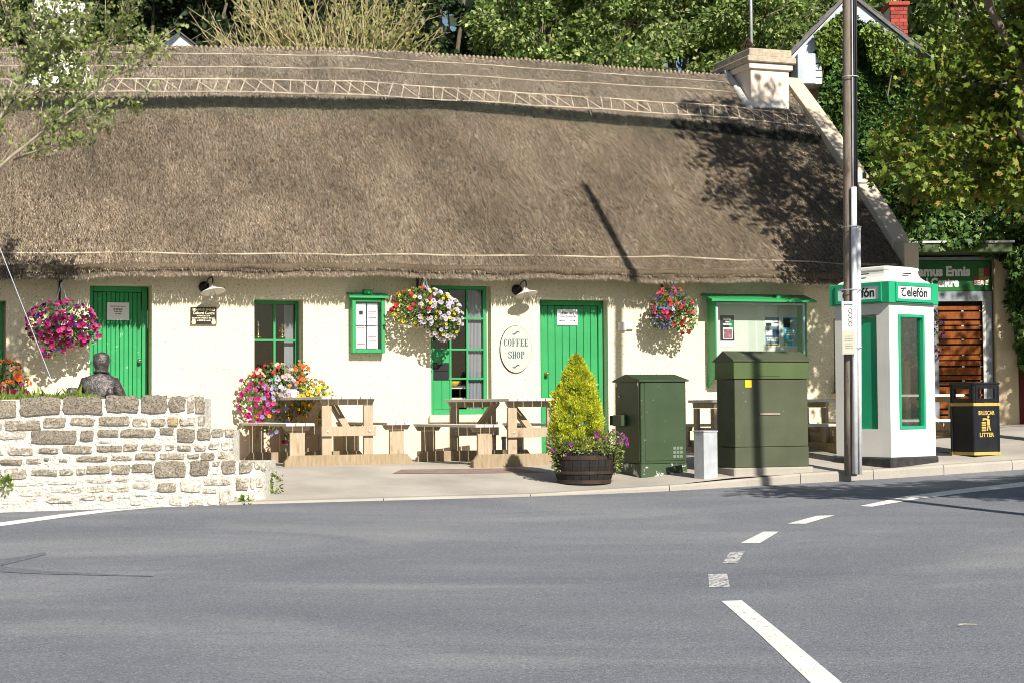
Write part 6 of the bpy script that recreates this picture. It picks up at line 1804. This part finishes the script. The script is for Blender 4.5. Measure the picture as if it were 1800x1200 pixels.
bg_tree('cypress_tree', 'dark cypress standing between the bare shrub and the poplars', 800, -130, 44, 190, [(.03, .06, .018), (.045, .08, .024), (.02, .04, .012)], 13000, (.12, .22), GB, mat='needle')
bg_tree('pine_tree', 'dark pine standing behind the pale bare shrub', 560, -140, 54, 420, DRK, 15000, (.18, .3), GB, mat='needle')
bg_tree('pine_tree', 'dark pine standing behind the white chimney', 40, -130, 54, 330, [(.05, .09, .025), (.08, .12, .03), (.03, .05, .015)], 10000, (.18, .3), GB, mat='needle')
# far dark wood closing the gaps
n = 26000
pxs = rng.uniform(-200, 2000, n); pys = rng.uniform(-160, 260, n)
Pw = np.array([tuple(atY(x, y, 64 + rng.uniform(0, 8))) for x, y in zip(pxs, pys)])
keep = (np.sin(pxs * .031) + np.sin(pxs * .013 + 1) + np.sin(pys * .05 + pxs * .02) > -1.75)
fw = scatter('far_wood', T_LEAF, Pw[keep], rng.normal(size=(keep.sum(), 3)), rng.uniform(.5, .95, keep.sum()), tints(keep.sum(), [(.02, .035, .015), (.03, .05, .02)], .2), 'needle')
tag(fw, 'dark wood closing the view behind the trees', 'wood', None, 'stuff')
# pale twiggy shrub
SY = 37.0
sb_ = atY(570, 260, SY)
t = thing('bare_shrub', 'pale twiggy half-bare shrub rising above the thatch ridge', 'shrub', (sb_.x, SY, 0))
m_ = MB(); P = []; D = []
for i in range(300):
    x_ = rng.uniform(-1, 1)
    a = np.array((x_ * 1.5, rng.uniform(-.6, .6), rng.uniform(7.0, 9.0)))
    ln = rng.uniform(.7, 2.3)
    d = np.array((x_ * .55 + rng.normal(0, .28), rng.normal(0, .2), 1.0)); d /= np.linalg.norm(d)
    p1 = a + d * ln * .5 + rng.normal(0, .07, 3); p2 = a + d * ln + rng.normal(0, .12, 3)
    m_.tube([a, p1, p2], [.016, .010, .005], 4)
    for _ in range(rng.integers(2, 6)):
        q = a + (p2 - a) * rng.uniform(.3, 1); dd = d + rng.normal(0, .6, 3); m_.tube([q, q + dd * rng.uniform(.2, .5)], [.009, .004], 3)
    k = rng.integers(4, 15) if x_ < .55 else rng.integers(10, 24)
    for _ in range(k):
        P.append(a + (p2 - a) * rng.uniform(.2, 1) + rng.normal(0, .09, 3)); D.append(rng.normal(size=3))
sub(m_.build('twigs', M('pale_twig', (.46, .39, .22), (.34, .29, .15), 6, .9), t))
for s in (-.9, -.3, .35, .9): MB().tube([(s * .5, 0, 0), (s * .8, 0, 4.0), (s * 1.3, 0, 8.2)], [.10, .08, .03], 7).build('stem', 'bark_pale', t, smooth=True)
sub(scatter('leaves', T_LEAF, np.array(P), np.array(D), rng.uniform(.08, .15, len(P)), tints(len(P), [(.30, .33, .11), (.38, .39, .15), (.24, .28, .08)]), 'leaf', t))
# distant gabled house
DY = 46
t = thing('distant_house', 'distant white gabled house with blue slate roof behind the ridge', 'house', (0, DY, 0))
dx = lambda px: atY(px, 70, DY).x
dz = lambda py: atY(315, py, DY).z
MB().prism([(dx(290), -.2), (dx(341), -.2), (dx(341), dz(79)), (dx(317), dz(61)), (dx(290), dz(80))], 0, .3).build('gable', 'white', t)
MB().add([(dx(317), -.1, dz(59)), (dx(345), -.1, dz(81)), (dx(345), -.1, dz(78.5)), (dx(317), -.1, dz(56.5)), (dx(317), 4, dz(59)), (dx(345), 4, dz(81)), (dx(345), 4, dz(78.5)), (dx(317), 4, dz(56.5))],
         [(0, 1, 2, 3), (4, 7, 6, 5), (2, 6, 7, 3), (0, 4, 5, 1), (1, 5, 6, 2)]).build('roof_edge', 'slate', t)
rp_ = [(dx(318), -.12, dz(57)), (dx(292), -.14, dz(82)), (dx(205), 2.2, dz(84)), (dx(232), 2.2, dz(62))]
MB().add(rp_ + [(x_, y_ + .1, z_ - .12) for x_, y_, z_ in rp_], [(0, 1, 2, 3), (7, 6, 5, 4), (0, 4, 5, 1), (1, 5, 6, 2), (2, 6, 7, 3), (3, 7, 4, 0)]).build('roof', 'slate_blue', t)
MB().box(dx(210), dx(290), 2.4, 4, -.2, dz(85)).build('wall', 'white', t)

# twig lying on the road
q = hroad(1697, 1100)
t = thing('twig', 'small dry twig lying on the road', 'twig', (q.x, q.y, zroad(q.x, q.y) + .007))
MB().tube([(-.05, -.015, .002), (-.01, .0, .006), (.07, .012, .003)], [.003, .004, .002], 5).build('stick', 'bark_pale', t)
MB().tube([(-.01, 0, .005), (-.035, .02, .01)], [.003, .002], 5).build('side_shoot', 'bark_pale', t)
